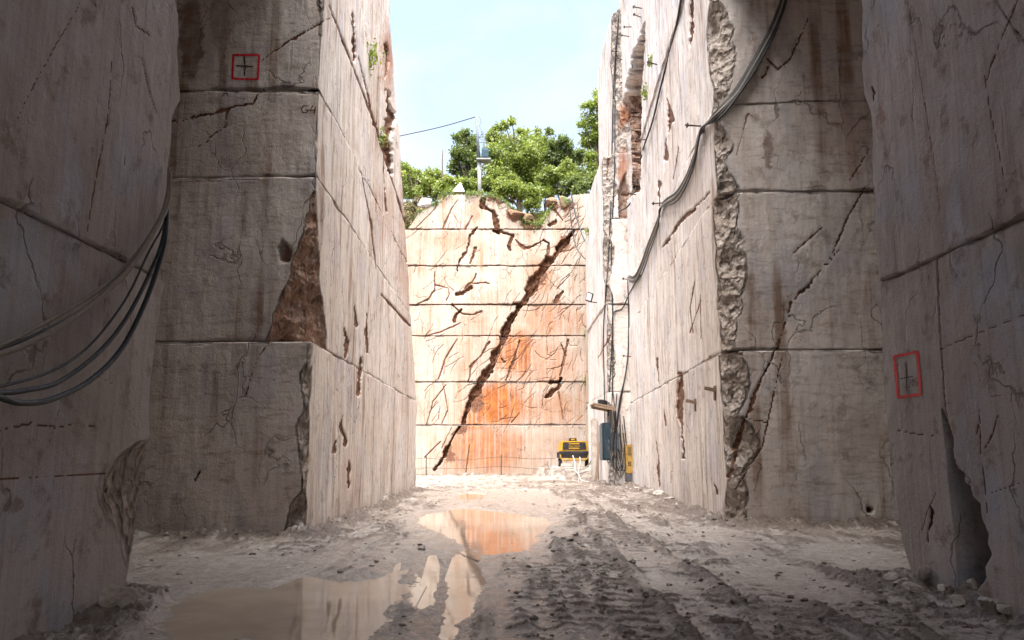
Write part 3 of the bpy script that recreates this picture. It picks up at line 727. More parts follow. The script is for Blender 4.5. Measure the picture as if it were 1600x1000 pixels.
NR = thing('rock_wall', 'near right quarry wall with a bright red square marked 2056 and a dark cleft at its foot', 'rock wall', (4.7, 9.7, 0))
NRC = (4.68, 10.1)
nr_path = [(13.5, 10.6), (5.6, 10.5), NRC, (4.72, 9.5), (4.74, 5.6), (4.8, -14)]
nr_ds = [.2, .03, .014, .018, .3]
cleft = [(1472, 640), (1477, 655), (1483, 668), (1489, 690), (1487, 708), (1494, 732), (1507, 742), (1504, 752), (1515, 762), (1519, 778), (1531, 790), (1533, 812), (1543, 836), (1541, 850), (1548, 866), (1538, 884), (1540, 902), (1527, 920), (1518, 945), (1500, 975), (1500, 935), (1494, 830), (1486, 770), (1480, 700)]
nr_feats = [('line', [(1464, 405, .6), (1469, 520, .8), (1477, 640, 1), (1484, 690, 1.5)], .05, .75),
            ('line', [(1452, 790, 1), (1457, 800, 2.5), (1452, 822, 2.5), (1449, 845, .8)], .05, 1), ('line', [(1400, 672, .6), (1430, 678, 1), (1465, 682, .6)], .015, .7),
            ('line', [(1418, 0, .6), (1436, 110, .8), (1448, 180, 1.2), (1460, 260, .8), (1468, 330, .6)], .01, .55), ('line', [(1540, 125, .7), (1562, 65, 1.4), (1590, 0, .7)], .02, .8),
            ('line', [(1536, 110, .5), (1548, 180, 1), (1560, 235, .8), (1572, 300, .5)], .012, .75), ('line', [(1555, 0, 1), (1580, 40, 1), (1605, 70, 1)], .03, .6),
            ('line', [(1362, 135, 1), (1366, 145, 2.5), (1364, 155, 1)], .03, .9), ('line', [(1525, 680, 1), (1528, 665, 1)], .02, .8), ('line', [(1538, 700, 2), (1545, 690, 1.5), (1558, 650, .7)], .03, .9),
            ('line', [(1530, 640, .6), (1532, 710, .8), (1540, 770, .6), (1542, 800, .5)], .015, .8), ('line', [(1478, 630, .4), (1600, 612, .5)], .006, .5), ('line', [(1550, 770, .6), (1600, 752, .8)], .01, .6),
            ('line', [(1470, 545, 1), (1530, 520, 1), (1605, 490, 1)], .02, .6),
            ('line', [(1440, 830, .5), (1448, 800, .8), (1462, 770, .5)], .01, .7), ('line', [(1435, 205, .5), (1447, 330, .9), (1462, 370, .5)], .006, .4),
            ('blob', 1376, 190, 5, 46, .55), ('blob', 1452, 240, 6, 70, .45), ('blob', 1465, 300, 4, 60, .4), ('soil', 1550, 350, 18, 14, .32), ('soil', 1590, 320, 14, 24, .34), ('soil', 1440, 320, 14, 60, .2),
            ('poly', cleft, 1.8, 1, 0, .2)]  # mud colour at full strength paints in the cleft's inner shade
def rnch(z0, z1, n, a, b, ext=(.1, .6)): return edge_chips(NRC, (-1, 0), (-.4, 1), z0, z1, n, a, b, rnd, ext, .14)
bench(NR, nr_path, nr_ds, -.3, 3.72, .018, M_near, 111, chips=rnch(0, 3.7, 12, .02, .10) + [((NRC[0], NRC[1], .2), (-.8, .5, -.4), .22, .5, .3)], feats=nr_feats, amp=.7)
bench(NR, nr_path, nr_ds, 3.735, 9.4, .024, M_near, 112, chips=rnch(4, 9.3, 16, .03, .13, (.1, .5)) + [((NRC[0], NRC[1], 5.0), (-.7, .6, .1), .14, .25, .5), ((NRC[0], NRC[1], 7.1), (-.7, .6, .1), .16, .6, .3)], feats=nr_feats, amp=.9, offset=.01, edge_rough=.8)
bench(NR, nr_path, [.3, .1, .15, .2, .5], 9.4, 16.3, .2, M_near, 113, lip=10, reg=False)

# side cuts closing behind the near walls, then unseen rock added to shade the foreground
for x, nm in ((-13.4, 'side_cut_wall'), (13.4, 'side_cut_wall')):
    pth = [(x, 9.1), (x, 16)] if x < 0 else [(x, 18), (x, 10)]
    bench(ML if x < 0 else MR, pth, [.3], -.3, 16, .3, M_side, 130, reg=False, name='side_face')
mb = MB(); mb.box((0, -1.25, 17.2), (30, 26.9, 2.0)); mb.build('shade_roof', M_side, NL)  # added roof out of view, keeps sky light off the near walls
mb = MB(); mb.box((10.0, 14.57, 15.7), (10.0, 6.1, 5.4)); mb.build('shade_lip', M_side, NL)  # added lip above the frame, keeps the right side cut dark
mb = MB(); mb.box((-9.7, 13.6, 15.7), (11.0, 4.1, 5.4)); mb.build('shade_lip', M_side, NL)  # matching added lip that shades the left side cut
mb = MB(); mb.box((0, -15, 5.0), (30, 2, 11.0)); mb.build('shade_rear_wall', M_side, NL)  # added wall behind the camera, its height sets the foreground light

# ---------------------------------------------------------------- ground
def gp(px, py): p = onz(px, py); return (p[0], p[1])
PUD = [  # outlines in plan, measured on the ground
    [(272, 965), (300, 930), (360, 915), (430, 918), (480, 900), (560, 905), (612, 895), (628, 915), (610, 940), (590, 965), (560, 990), (480, 1010), (390, 1000), (300, 998)],
    [(655, 815), (672, 800), (700, 798), (720, 792), (765, 796), (800, 800), (850, 808), (860, 815), (840, 828), (830, 845), (815, 858), (770, 862), (735, 850), (715, 838), (690, 828)],
    [(716, 772), (735, 769), (757, 771), (750, 778), (725, 780)],
    [(648, 940), (660, 905), (670, 868), (678, 862), (684, 885), (682, 910), (676, 938), (660, 945)],
    [(684, 985), (694, 950), (700, 905), (715, 860), (735, 852), (738, 880), (752, 900), (756, 915), (740, 935), (728, 955), (712, 972), (698, 990)],
    [(605, 905), (618, 880), (628, 868), (622, 892), (612, 908)],
]
PUD = [[gp(*p) for p in q] for q in PUD]
FILM = [  # smooth pale mud films without standing water
    [(1180, 905), (1165, 865), (1190, 862), (1240, 880), (1300, 905), (1345, 925), (1330, 934), (1290, 935), (1235, 915)],
    [(1225, 860), (1260, 853), (1400, 852), (1410, 905), (1360, 910), (1300, 885), (1250, 868)],
    [(1080, 830), (1110, 825), (1210, 862), (1190, 880), (1130, 858)], [(215, 905), (215, 870), (330, 862), (480, 872), (560, 880), (480, 895), (380, 912), (300, 925)],
    [(600, 860), (650, 830), (690, 790), (760, 765), (860, 765), (900, 790), (880, 830), (850, 860), (760, 890), (650, 885)], [(1000, 905), (1010, 880), (1120, 935), (1190, 985), (1160, 985)],
    [(930, 800), (985, 800), (1160, 870), (1130, 872), (1020, 830)]]
FILM = [[gp(*p) for p in q] for q in FILM]
TRK = [  # wheel tracks: centre line, half width, depth, lug spacing
    ([(690, 1010), (705, 930), (728, 860), (752, 810), (775, 775)], .30, .05, .34), ([(645, 1000), (668, 910), (700, 850), (733, 800)], .22, .045, .3),
    ([(815, 1010), (812, 940), (815, 890), (830, 850), (850, 810), (862, 775)], .30, .05, .36), ([(900, 1010), (884, 940), (868, 880), (862, 840), (868, 800)], .30, .05, .36),
    ([(1010, 1010), (950, 920), (905, 850), (880, 800), (868, 770)], .28, .05, .34), ([(1130, 985), (1060, 915), (1000, 865), (945, 825), (905, 790), (880, 768)], .30, .055, .36),
    ([(1250, 1000), (1180, 930), (1110, 880), (1030, 835), (960, 795), (910, 770)], .30, .05, .36), ([(1420, 990), (1300, 920), (1200, 870), (1110, 838), (1020, 800), (950, 775)], .28, .05, .34),
    ([(1560, 1005), (1420, 945), (1290, 905), (1180, 868), (1090, 835)], .28, .045, .34), ([(1340, 900), (1200, 850), (1110, 826), (1020, 795)], .25, .035, .34),
    ([(560, 880), (640, 835), (700, 795), (745, 768)], .25, .03, .32), ([(300, 880), (450, 862), (580, 830), (655, 790)], .25, .025, .32),
]
WALLS2D = [lm_path[1:4], rm_path[1:3] + [(13.5, 17.3)], [(4.55, 47.6), FRC], bk_path, [(-4.1, 2), (-4.1, 8.2), NLC, (-8, 9.1)], [(5.6, 10.5), NRC, (4.72, 9.5), (4.75, 2)]]
def ground_h(X, Y, detail=True):
    near = sstep(60, 6, Y)
    h = 0.035 * fbm(X * .5, Y * .35, 0 * X, 3, 201) + 0.03 * fbm(X * 1.7, Y * 1.7, 0 * X, 3, 203)
    wet = np.zeros(X.shape); ridge = np.zeros(X.shape)
    for k, (pts, w, dep, sp) in enumerate(TRK):
        d, al, sd, _ = seg_dist(X, Y, [gp(*p) for p in pts])
        m = d < w * 4
        wv = 0.10 * vnoise(al * .7, 0 * al, 0 * al + k, 207)
        t = (sd + wv) / w
        a = np.abs(t)
        ins = 1 - sstep(.85, 1.15, a)
        berm = np.exp(-((a - 1.35) / .28) ** 2)
        lug = sstep(.25, .6, np.sin(2 * math.pi * (al / sp + a * .5 + .16 * fbm(al * 4, t * 2.5, 0 * al, 3, 209)))) * sstep(-.75, -.15, fbm(al * 2.5, t * 2.5, 0 * al, 3, 210))
        part = sstep(-.25, .25, vnoise(al * .35, 0 * al, 0 * al + k * 3.3, 211))
        h = h + np.where(m, -.8 * dep * ins + dep * .6 * berm + ins * lug * .045 * (0.45 + .55 * part), 0)
        wet = np.maximum(wet, np.where(m, ins * .35 * (1 - lug), 0)); ridge = np.maximum(ridge, np.where(m, berm * .5 + ins * lug * .7, 0))
    churn = fbm(X * 4.2, Y * 4.2, 0 * X, 4, 213, .6)
    lumpy = sstep(-.3, .5, fbm(X * .45, Y * .3, 0 * X + 3, 3, 215) + .25 * sstep(-1, 3, X))
    h = h + churn * (.004 + .008 * lumpy)
    clod = np.clip(fbm(X * 9, Y * 9, 0 * X, 3, 217, .6) - .35, 0, 1)
    h = h + clod * .03 * lumpy
    for pts in WALLS2D:
        d = seg_dist(X, Y, pts)[0]
        k = 1 - sstep(.05, .95, d + .25 * fbm(X * 1.5, Y * 1.5, 0 * X, 2, 219))
        h = h + k * (.10 + .09 * fbm(X * 2.5, Y * 2.5, 0 * X, 3, 221) + .05 * clod); ridge = np.maximum(ridge, k * .6)
    sd_all = np.full(X.shape, 9.0)
    for q in PUD:
        sd = poly_sd(X, Y, q) - .05 + .07 * fbm(X * 2.2, Y * 1.6, 0 * X, 4, 223)
        sd_all = np.minimum(sd_all, sd)
    k = 1 - sstep(-.10, .30, sd_all)
    h = h * (1 - .88 * k) - .064 * k - .02 * (1 - sstep(.2, .9, sd_all)) * (1 - k)
    wet = np.maximum(wet, 1 - sstep(.0, .7, sd_all))
    fm = np.zeros(X.shape)
    for q in FILM:
        sd = poly_sd(X, Y, q) + .35 * fbm(X * 1.6, Y * 1.3, 0 * X, 4, 227)
        fm = np.maximum(fm, 1 - sstep(-.25, .25, sd))
    fm = fm * (1 - k); h = h * (1 - .65 * fm) - .02 * fm
    wet = np.maximum(wet, fm * .65); ridge = (ridge + .45 * lumpy * sstep(-1.5, 1.0, X) * (1 - k)) * (1 - .75 * fm)
    h = np.where(sd_all > 0, np.maximum(h, -.046 + .042 * sstep(.0, .30, sd_all)), h)
    dry = 1 - np.clip(wet, 0, 1)
    crumb = np.maximum(0, fbm(X * 11, Y * 11, 0 * X, 2, 229)) * sstep(-.2, .3, fbm(X * 1.3, Y * 1.1, 0 * X, 3, 231))
    h = h + .026 * crumb * (.25 + .75 * dry)
    h = h + .006 * fbm(X * 22, Y * 22, 0 * X, 2, 225)
    return h, wet, ridge
ys = np.concatenate([np.linspace(-16, 5.4, 40), 5.5 * np.exp(np.linspace(0, math.log(56 / 5.5), 1150))])
us = np.linspace(-1.12, 1.12, 1080)
GY = np.repeat(ys[:, None], len(us), 1)
GX = us[None, :] * np.clip(ys, 6.5, 12.5)[:, None]
gh, gw, gr = ground_h(GX.ravel(), GY.ravel())
def mud_mat():
    n = NT('wet_quarry_mud'); co = n.coord()
    wet = n.attr('wet'); rid = n.attr('ridge'); hh = n.attr('h')
    nz = n.noise(n.coord((1.9, .42, 1)), 1.1, 7, 0.7, .4)
    a = n.noise(co, 14, 9, 0.8)
    s = n.math('ADD', n.math('MULTIPLY_ADD', hh, 3.2, n.math('MULTIPLY', n.math('SUBTRACT', nz, .5), -1.9)), n.math('MULTIPLY', n.math('SUBTRACT', a, .5), 2.6))
    s = n.math('ADD', s, n.math('MULTIPLY_ADD', rid, .35, n.math('MULTIPLY', wet, -.5)))
    dry = n.ramp(s, -.05, .19)
    slurry = n.mix(n.ramp(n.noise(co, 3, 6, .7), .35, .65), (0.44, 0.395, 0.355), (0.33, 0.285, 0.25))
    mud = n.mix(n.ramp(n.noise(co, 14, 8, .75), .35, .65), (0.060, 0.043, 0.033), (0.18, 0.138, 0.108))
    col = n.mix(dry, slurry, mud)
    grit = n.noise(co, 38, 5, .8)
    col = n.mix(n.ramp(grit, .56, .66, 0, .75), col, (0.075, 0.055, 0.042))
    grit2 = n.noise(co, 27, 5, .8)
    col = n.mix(n.ramp(grit2, .58, .68, 0, .6), col, (0.52, 0.49, 0.46))
    pale = n.noise(n.coord((2.2, .5, 1)), 1.8, 7, .72, .3)
    col = n.mix(n.math('MULTIPLY', n.ramp(pale, .54, .64), .6), col, (0.47, 0.44, 0.415))
    n.base(col)
    r = n.math('MULTIPLY_ADD', dry, .34, .10)
    n.set(n.math('MULTIPLY_ADD', n.ramp(n.noise(co, 9, 6, .7), .35, .65), .16, r), 0, 0.55)
    b = n.bump(n.noise(co, 16, 10, .75), 0.75, .035)
    b = n.bump(n.noise(co, 55, 5, .7), 0.5, .012, b)
    n.normal(b)
    return n.m
M_mud = mud_mat()
G = grid_mesh('ground', np.stack([GX.ravel(), GY.ravel(), gh], 1), len(ys), len(us), M_mud, None, {'wet': gw, 'ridge': gr, 'h': gh})
# grid runs along y first: flip so that the normals point up
G.data.flip_normals()
tag(G, kind='structure')
def gz(x, y):
    return float(ground_h(np.array([x]), np.array([y]))[0][0])

def water_mat():
    n = NT('muddy_water'); co = n.coord()
    col = n.mix(n.ramp(n.noise(co, 1.2, 5, .6), .35, .65), (0.40, 0.32, 0.25), (0.48, 0.40, 0.32))
    n.base(col).set(0.035, 0, 0.5)
    n.normal(n.bump(n.noise(n.coord((1, 1, 1)), 5, 3, .5), .05, .02)); return n.m
M_water = water_mat()
for kq, q in enumerate(PUD):
    c = np.mean(np.array(q), 0)
    q2 = [((p[0] - c[0]) * 1.3 + c[0], (p[1] - c[1]) * 1.3 + c[1], 0) for p in q]
    me = bpy.data.meshes.new('puddle')
    tris = tessellate_polygon([[Vector(p) for p in q2]])
    me.from_pydata([(p[0], p[1], -.040 - .003 * kq) for p in q2], [], [tuple(t) for t in tris])
    bm = bmesh.new(); bm.from_mesh(me); bmesh.ops.recalc_face_normals(bm, faces=bm.faces)
    if bm.faces and bm.faces[:][0].normal.z < 0: bmesh.ops.reverse_faces(bm, faces=bm.faces[:])
    bm.to_mesh(me); bm.free()
    tag(link_mesh('puddle', me, M_water), kind='structure')

def rock_lump(mb, c, size, seed, flat=0.6, rz=0.0, cuts=9):
    """an angular stone: an icosphere cut by random planes"""
    r = random.Random(seed); bm = bmesh.new()
    bmesh.ops.create_icosphere(bm, subdivisions=3, radius=1)
    pl = []
    for _ in range(cuts):
        v = Vector((r.gauss(0, 1), r.gauss(0, 1), r.gauss(0, 1))).normalized(); pl.append((v, r.uniform(.45, .8)))
    M = Matrix.Rotation(rz, 3, 'Z')
    vs = []
    for v in bm.verts:
        p = v.co.copy()
        for nv, d in pl:
            e = p.dot(nv) - d
            if e > 0: p -= nv * e
        p += p.normalized() * .05 * r.uniform(-1, 1)
        p = M @ Vector((p.x * size[0], p.y * size[1], p.z * size[2])); vs.append(p + Vector(c))
    idx = {v: i for i, v in enumerate(bm.verts)}
    mb.add(vs, [tuple(idx[v] for v in f.verts) for f in bm.faces]); bm.free(); return mb

# loose clods pressed out of the mud: nobody could count them
r = np.random.default_rng(5)
cm = MB(); ico = bmesh.new(); bmesh.ops.create_icosphere(ico, subdivisions=1, radius=1)
iv = np.array([v.co[:] for v in ico.verts]); ifc = np.array([[v.index for v in f.verts] for f in ico.faces]); ico.free()
VS = []; FS = []
NC = 4500
cy = 6.8 * np.exp(r.random(NC) * math.log(46 / 6.8)); cx = r.uniform(-1, 1, NC) * np.clip(cy * .62, 0, 8.5)
hx, hw, hr = ground_h(cx, cy)
wl = np.full(NC, 9.0)
for pts in WALLS2D: wl = np.minimum(wl, seg_dist(cx, cy, pts)[0])
keep = (r.random(NC) < np.clip(.22 + hr * .8 + .8 * (wl < .7), 0, 1)) & (hw < .8)
for x, y, h in zip(cx[keep], cy[keep], hx[keep]):
    s = float(np.clip(r.lognormal(-4.3, .5), .006, .04)) * (1 + .02 * y)
    v = iv * (1 + .35 * r.uniform(-1, 1, (len(iv), 1))) * np.array([s * r.uniform(.8, 1.6), s * r.uniform(.8, 1.4), s * r.uniform(.5, .9)])
    a = r.random() * 6.28; R = np.array([[math.cos(a), -math.sin(a), 0], [math.sin(a), math.cos(a), 0], [0, 0, 1]])
    VS.append(v @ R.T + np.array([x, y, h + s * .25])); FS.append(ifc + len(iv) * (len(VS) - 1))
VS = np.concatenate(VS); FS = np.concatenate(FS)
CL = np_mesh('mud_clods', VS, FS, M_mud, None, {'wet': np.zeros(len(VS)), 'ridge': np.full(len(VS), .5), 'h': np.full(len(VS), .0)}, smooth=False)
tag(CL, 'small dark mud clods churned up all over the wheel tracks', 'mud clods', kind='stuff')

# single stones
STN = [((176, 968), (.26, .24, .22), 'large wet pale boulder at the foot of the near left wall', 1, .5),
       ((289, 834), (.16, .12, .10), 'small pointed stone under the dark left face', 2, .2), ((326, 836), (.40, .20, .07), 'flat pale stone slab lying under the dark left face', 3, 0.1),
       ((438, 829), (.30, .24, .20), 'dark grey angular boulder beside the left wall corner', 4, .7), ((457, 832), (.16, .14, .16), 'small grey stone leaning on the dark boulder at the left wall corner', 5, 1.1),
       ((1416, 926), (.24, .13, .08), 'flat bright bluish stone in front of the near right pillar', 6, .3), ((1398, 922), (.17, .15, .12), 'dark round stone at the corner of the near right pillar', 7, .3),
       ((1449, 930), (.17, .13, .22), 'upright dark shard of rubble against the near right pillar', 8, 1.0), ((1432, 936), (.18, .15, .10), 'dark lump between the bright bluish stone and the upright shard', 9, 2),
       ((1478, 938), (.15, .12, .10), 'broken stone under the middle of the near right pillar', 10, 2.2), ((1513, 945), (.12, .10, .15), 'grey stone standing in the mouth of the dark cleft', 11, 2.2),
       ((1532, 952), (.20, .15, .17), 'grey angular stone right of the dark cleft', 12, .4), ((1506, 958), (.20, .15, .10), 'pale flat stone in front of the dark cleft', 13, .8),
       ((1550, 966), (.15, .12, .07), 'thin bluish stone near the right edge of the photo', 14, .2), ((1575, 972), (.17, .14, .08), 'rightmost grey stone of the rubble row', 15, .9),
       ((1016, 775), (.28, .22, .14), 'pale rubble stone by the base of the right wall nearest the tall yellow machine', 16, .4), ((1030, 781), (.26, .2, .12), 'middle rubble stone along the base of the pale right wall', 17, 1.4),
       ((1047, 789), (.22, .18, .13), 'nearest rubble stone along the base of the pale right wall', 18, 2.0), ((998, 765), (.2, .16, .09), 'small rubble stone at the foot of the tall yellow machine', 19, .2)]
for (px, py), sz, lab, sd, rz in STN:
    sz = tuple(v * .68 for v in sz) if py > 900 else sz
    x, y = gp(px, py)
    y += sz[1] * .5
    m_ = MB(); rock_lump(m_, (x, y, gz(x, y) + sz[2] * .32), sz, sd, rz=rz)
    o = m_.build('loose_stone', M_stone); tag(o, lab, 'stone', 'loose stones lying on the quarry floor')

# ---------------------------------------------------------------- hill behind the back wall
hx_ = np.linspace(-70, 70, 180); hy_ = np.concatenate([np.linspace(54.55, 62, 50), np.linspace(62.5, 170, 60)])
HX, HY = np.meshgrid(hx_, hy_, indexing='ij')
def hill_z(X, Y):
    rim = np.interp(X, [a for a, b in TOPX], [b for a, b in TOPX])
    rim = np.where(X < -6.4, np.interp(X, [-30, -9, -6.4], [18.5, 16.2, 17.6]), rim)
    base = 19.3 + .06 * (Y - 55) + .3 * fbm(X * .15, Y * .15, 0 * X, 3, 301)
    t = sstep(54.5, 57.5, Y)
    return (rim - .12) * (1 - t) + base * t + .12 * fbm(X * .9, Y * .9, 0 * X, 3, 303)
def soil_mat():
    n = NT('red_soil'); co = n.coord()
    col = n.mix(n.ramp(n.noise(co, 1.5, 7, .7), .35, .65), (0.15, 0.07, 0.04), (0.24, 0.15, 0.09))
    col = n.mix(n.ramp(n.noise(co, .4, 5, .6), .45, .6), col, (0.09, 0.11, 0.035))
    n.base(col).set(.9); n.normal(n.bump(n.noise(co, 5, 8, .7), .7, .08)); return n.m
M_soil = soil_mat()
HL = grid_mesh('hill', np.stack([HX.ravel(), HY.ravel(), hill_z(HX.ravel(), HY.ravel())], 1), len(hx_), len(hy_), M_soil)
tag(HL, kind='structure')
def hz(x, y): return float(hill_z(np.array([x]), np.array([y]))[0])

# rocks at the rim
RIM = [((806, 336), .75, 'reddish boulder lodged in the soil gap below the bushes'), ((822, 344), .6, 'brown boulder beside the reddish one in the soil gap'), ((862, 317), .55, 'round brown boulder on the rim left of the bluish rock'), ((882, 317), .7, 'large rusty boulder on the rim under the shrubs at right'), ((664, 318), .6, 'grey boulder on the sloping left shoulder of the back wall')]
for k, ((px, py), s, lab) in enumerate(RIM):
    p = ony(px, py, 54.2); m_ = MB(); rock_lump(m_, p, (s, s * .8, s * .8), 40 + k)
    o = m_.build('rim_boulder', M_soil if k < 4 else M_stone); tag(o, lab, 'boulder', 'boulders along the rim of the back wall')

# ---------------------------------------------------------------- trees and bushes
def leaves_mesh(name, centres, size, mat, parent, rg, droop=0.3):
    n = len(centres)
    d = rg.normal(0, 1, (n, 3)); d[:, 2] -= droop; d /= np.linalg.norm(d, axis=1)[:, None]
    e = np.cross(d, rg.normal(0, 1, (n, 3))); e /= np.linalg.norm(e, axis=1)[:, None]
    s = size * rg.uniform(.6, 1.35, n)[:, None]
    c = np.asarray(centres)
    tip = c + d * s; a = c + d * s * .45 + e * s * .30; b = c + d * s * .45 - e * s * .30
    P = np.stack([c, a, tip, b], 1).reshape(-1, 3)
    q = np.arange(4 * n, dtype=np.int32).reshape(-1, 4)
    clump = .5 + .5 * fbm(c[:, 0] * .9, c[:, 1] * .9, c[:, 2] * .9, 3, int(rg.integers(999)))
    t = np.clip(clump * .75 + rg.uniform(-.25, .3, n), 0, 1)
    off = np.array(wloc(parent)) if parent else 0
    return np_mesh(name, P - off, q, mat, parent, {'tint': np.repeat(t, 4)}, smooth=False)
def tree(name, label, cat, base, height, clumps, nleaf, size, mat, seed, trunk=.14, group='trees and bushes on the rim', stems=1):
    """clumps: (dx,dy,dz,r) relative to the base"""
    rg = np.random.default_rng(seed); rr = random.Random(seed)
    t = thing(name, label, cat, base, group); B0 = Vector(base)
    wts = np.array([c[3] ** 2 for c in clumps]); wts = wts / wts.sum()
    pts = []; tm = MB()
    for s_ in range(stems):
        lean = Vector((rr.uniform(-.3, .3), rr.uniform(-.3, .3), 0)) * (1 if stems > 1 else .4)
        tm.tube(catmull([B0 + Vector((0, 0, -.4)), B0 + lean * .4 + Vector((0, 0, height * .25)), B0 + lean + Vector((.1, 0, height * .5)), B0 + lean * 1.3 + Vector((0, .1, height * .78))], 4), trunk, 7, trunk * .3)
    limbs = MB()
    for c, w in zip(clumps, wts):
        cc = B0 + Vector(c[:3]); st = B0 + Vector((c[0] * .12, c[1] * .12, min(c[2] * .55, height * .5)))
        limbs.tube(catmull([st, st.lerp(cc, .5) + Vector((0, 0, .15)), cc], 4), trunk * .45, 5, trunk * .12)
        m = max(8, int(nleaf * w))
        sub = max(5, int(14 * c[3] ** 1.2))                    # twigs carry bunches of leaves with gaps between
        tw = rg.normal(0, 1, (sub, 3)); tw /= np.linalg.norm(tw, axis=1)[:, None]
        tw = tw * (c[3] * rg.uniform(.35, 1.05, sub))[:, None] * np.array([1, 1, .85]) + np.array(cc)
        for q in tw[:: max(1, sub // 6)]:
            limbs.tube([cc, cc.lerp(Vector(q), .55) + Vector((0, 0, .08)), Vector(q)], trunk * .14, 4, trunk * .05)
        k = rg.integers(0, sub, m)
        pts.append(tw[k] + rg.normal(0, 1, (m, 3)) * c[3] * .27)
    tm.build('trunk', M_bark, t, smooth=True); limbs.build('branches', M_bark, t)
    leaves_mesh('crown', np.concatenate(pts), size, mat, t, rg)
    return t
def px_clumps(base, lst, y, seed):
    """lst of (px, py, radius in px) -> clumps at about distance y"""
    rr = random.Random(seed); out = []
    for px, py, rp in lst:
        yy = y + rr.uniform(-1.0, 1.0); p = ony(px, py, yy)
        out.append((p[0] - base[0], p[1] - base[1], p[2] - base[2], rp * yy / FPX * 1.05))
    return out
def px_tree(name, label, cat, bpx, y, lst, nleaf, size, mat, seed, trunk=.14, stems=1):
    p = ony(bpx, 305, y); b = (p[0], y, hz(p[0], y))
    cl = px_clumps(b, lst, y, seed)
    h = max(c[2] + c[3] for c in cl)
    return tree(name, label, cat, b, h, cl, nleaf, size, mat, seed, trunk, stems=stems)
px_tree('tree', 'slim dark green tree just left of the utility pole', 'tree', 733, 60, [(728, 208, 9), (733, 222, 13), (716, 215, 9), (722, 243, 16), (735, 250, 14), (740, 230, 9), (714, 262, 11), (728, 272, 15), (742, 272, 11), (712, 240, 8), (722, 285, 12), (738, 292, 11)], 9425, .21, M_leaf_dark, 1, .16, 2)
px_tree('tree', 'broad bright green tree behind the transformer in the middle of the rim', 'tree', 812, 61, [(770, 215, 11), (779, 200, 9), (790, 196, 8), (800, 190, 7), (785, 225, 20), (812, 222, 18), (840, 225, 16), (768, 245, 16), (795, 255, 24), (825, 255, 24), (850, 250, 20), (775, 275, 20), (805, 285, 22), (840, 282, 24), (820, 205, 9), (838, 210, 9), (760, 285, 14), (722, 290, 12), (738, 288, 11), (790, 240, 20), (822, 240, 20), (785, 296, 14), (820, 298, 16), (848, 268, 20)], 37700, .21, M_leaf, 2, .22, 3)
px_tree('tree', 'darker tree filling the rim between the broad tree and the tall right tree', 'tree', 880, 60, [(868, 222, 12), (882, 235, 15), (862, 245, 14), (895, 250, 16), (875, 265, 18), (900, 272, 18), (888, 222, 8), (858, 205, 7), (870, 285, 16), (905, 240, 10), (918, 280, 14), (880, 290, 16), (900, 292, 16), (855, 275, 16), (870, 245, 16)], 20300, .21, M_leaf_dark, 3, .18, 2)
px_tree('tree', 'tall airy light green tree rising by the far right wall', 'tree', 938, 62, [(938, 158, 14), (920, 165, 10), (930, 185, 16), (912, 195, 9), (945, 190, 18), (925, 212, 15), (942, 225, 18), (915, 225, 10), (930, 245, 14), (950, 160, 14), (955, 210, 16), (948, 250, 16), (930, 265, 14), (920, 245, 12), (935, 285, 14)], 15950, .21, M_leaf, 4, .2)
px_tree('bush', 'pale yellow green bush at the far left end of the rim', 'bush', 645, 58, [(632, 262, 9), (640, 272, 12), (630, 285, 12), (648, 285, 13), (638, 300, 12), (655, 276, 9), (626, 270, 10), (652, 302, 10), (618, 290, 14)], 9000, .2, M_leaf_yel, 5, .07, 3)
px_tree('bush', 'yellow green bush right of the pale one on the left rim', 'bush', 680, 58.5, [(668, 272, 9), (680, 278, 11), (690, 275, 9), (672, 290, 12), (688, 292, 12), (700, 288, 9), (665, 300, 10), (682, 304, 10)], 8000, .2, M_leaf_yel, 6, .07, 3)
px_tree('bush', 'low bright bush at the foot of the utility pole', 'bush', 762, 56.6, [(764, 283, 9), (775, 290, 11), (758, 294, 8), (786, 295, 10), (770, 300, 8)], 5000, .18, M_leaf_yel, 7, .05, 3)
px_tree('bush', 'dense green bush hanging over the soil gap in the rim', 'bush', 826, 56.2, [(800, 292, 11), (815, 298, 12), (830, 300, 14), (845, 302, 12), (828, 316, 10), (840, 318, 9), (858, 298, 10)], 8000, .19, M_leaf, 8, .06, 3)
px_tree('bush', 'dark shrub on the rim under the tall right tree', 'bush', 905, 56.4, [(885, 290, 10), (898, 285, 11), (912, 290, 11), (925, 287, 11), (905, 298, 9), (935, 280, 12), (940, 295, 10)], 7000, .19, M_leaf_dark, 9, .06, 3)
px_tree('bush', 'dry greyish brush tangled on the left shoulder of the back wall', 'bush', 650, 55.4, [(634, 320, 8), (642, 328, 9), (650, 318, 8), (636, 342, 9), (628, 335, 8), (656, 312, 6)], 2600, .16, M_dry, 10, .05, 4)
for k, (bx_, cl_, mt_, lab) in enumerate([
    (712, [(706, 285, 9), (716, 290, 10), (703, 297, 8), (722, 299, 9)], M_leaf_yel, 'low yellow green bush between the left bushes and the slim dark tree'),
    (738, [(733, 290, 9), (741, 296, 9), (729, 300, 8)], M_leaf, 'small green bush under the slim dark tree'),
    (793, [(785, 285, 10), (797, 280, 10), (803, 290, 10), (790, 297, 9)], M_leaf_yel, 'bright bush in front of the left half of the broad tree'),
    (852, [(846, 280, 11), (858, 275, 11), (866, 286, 11), (852, 292, 10)], M_leaf, 'leafy bush in front of the right half of the broad tree'),
    (882, [(876, 268, 11), (888, 262, 11), (893, 276, 11), (880, 282, 10)], M_leaf_yel, 'sunlit bush behind the pale sheet on the rim')]):
    px_tree('bush', lab, 'bush', bx_, 57.2, cl_, 4500, .2, mt_, 60 + k, .05, 3)
rg = np.random.default_rng(77)                               # grass and weeds on the rim
gx = rg.uniform(-12, 12, 5200); gy = 54.6 + rg.gamma(1.5, 1.2, 5200)
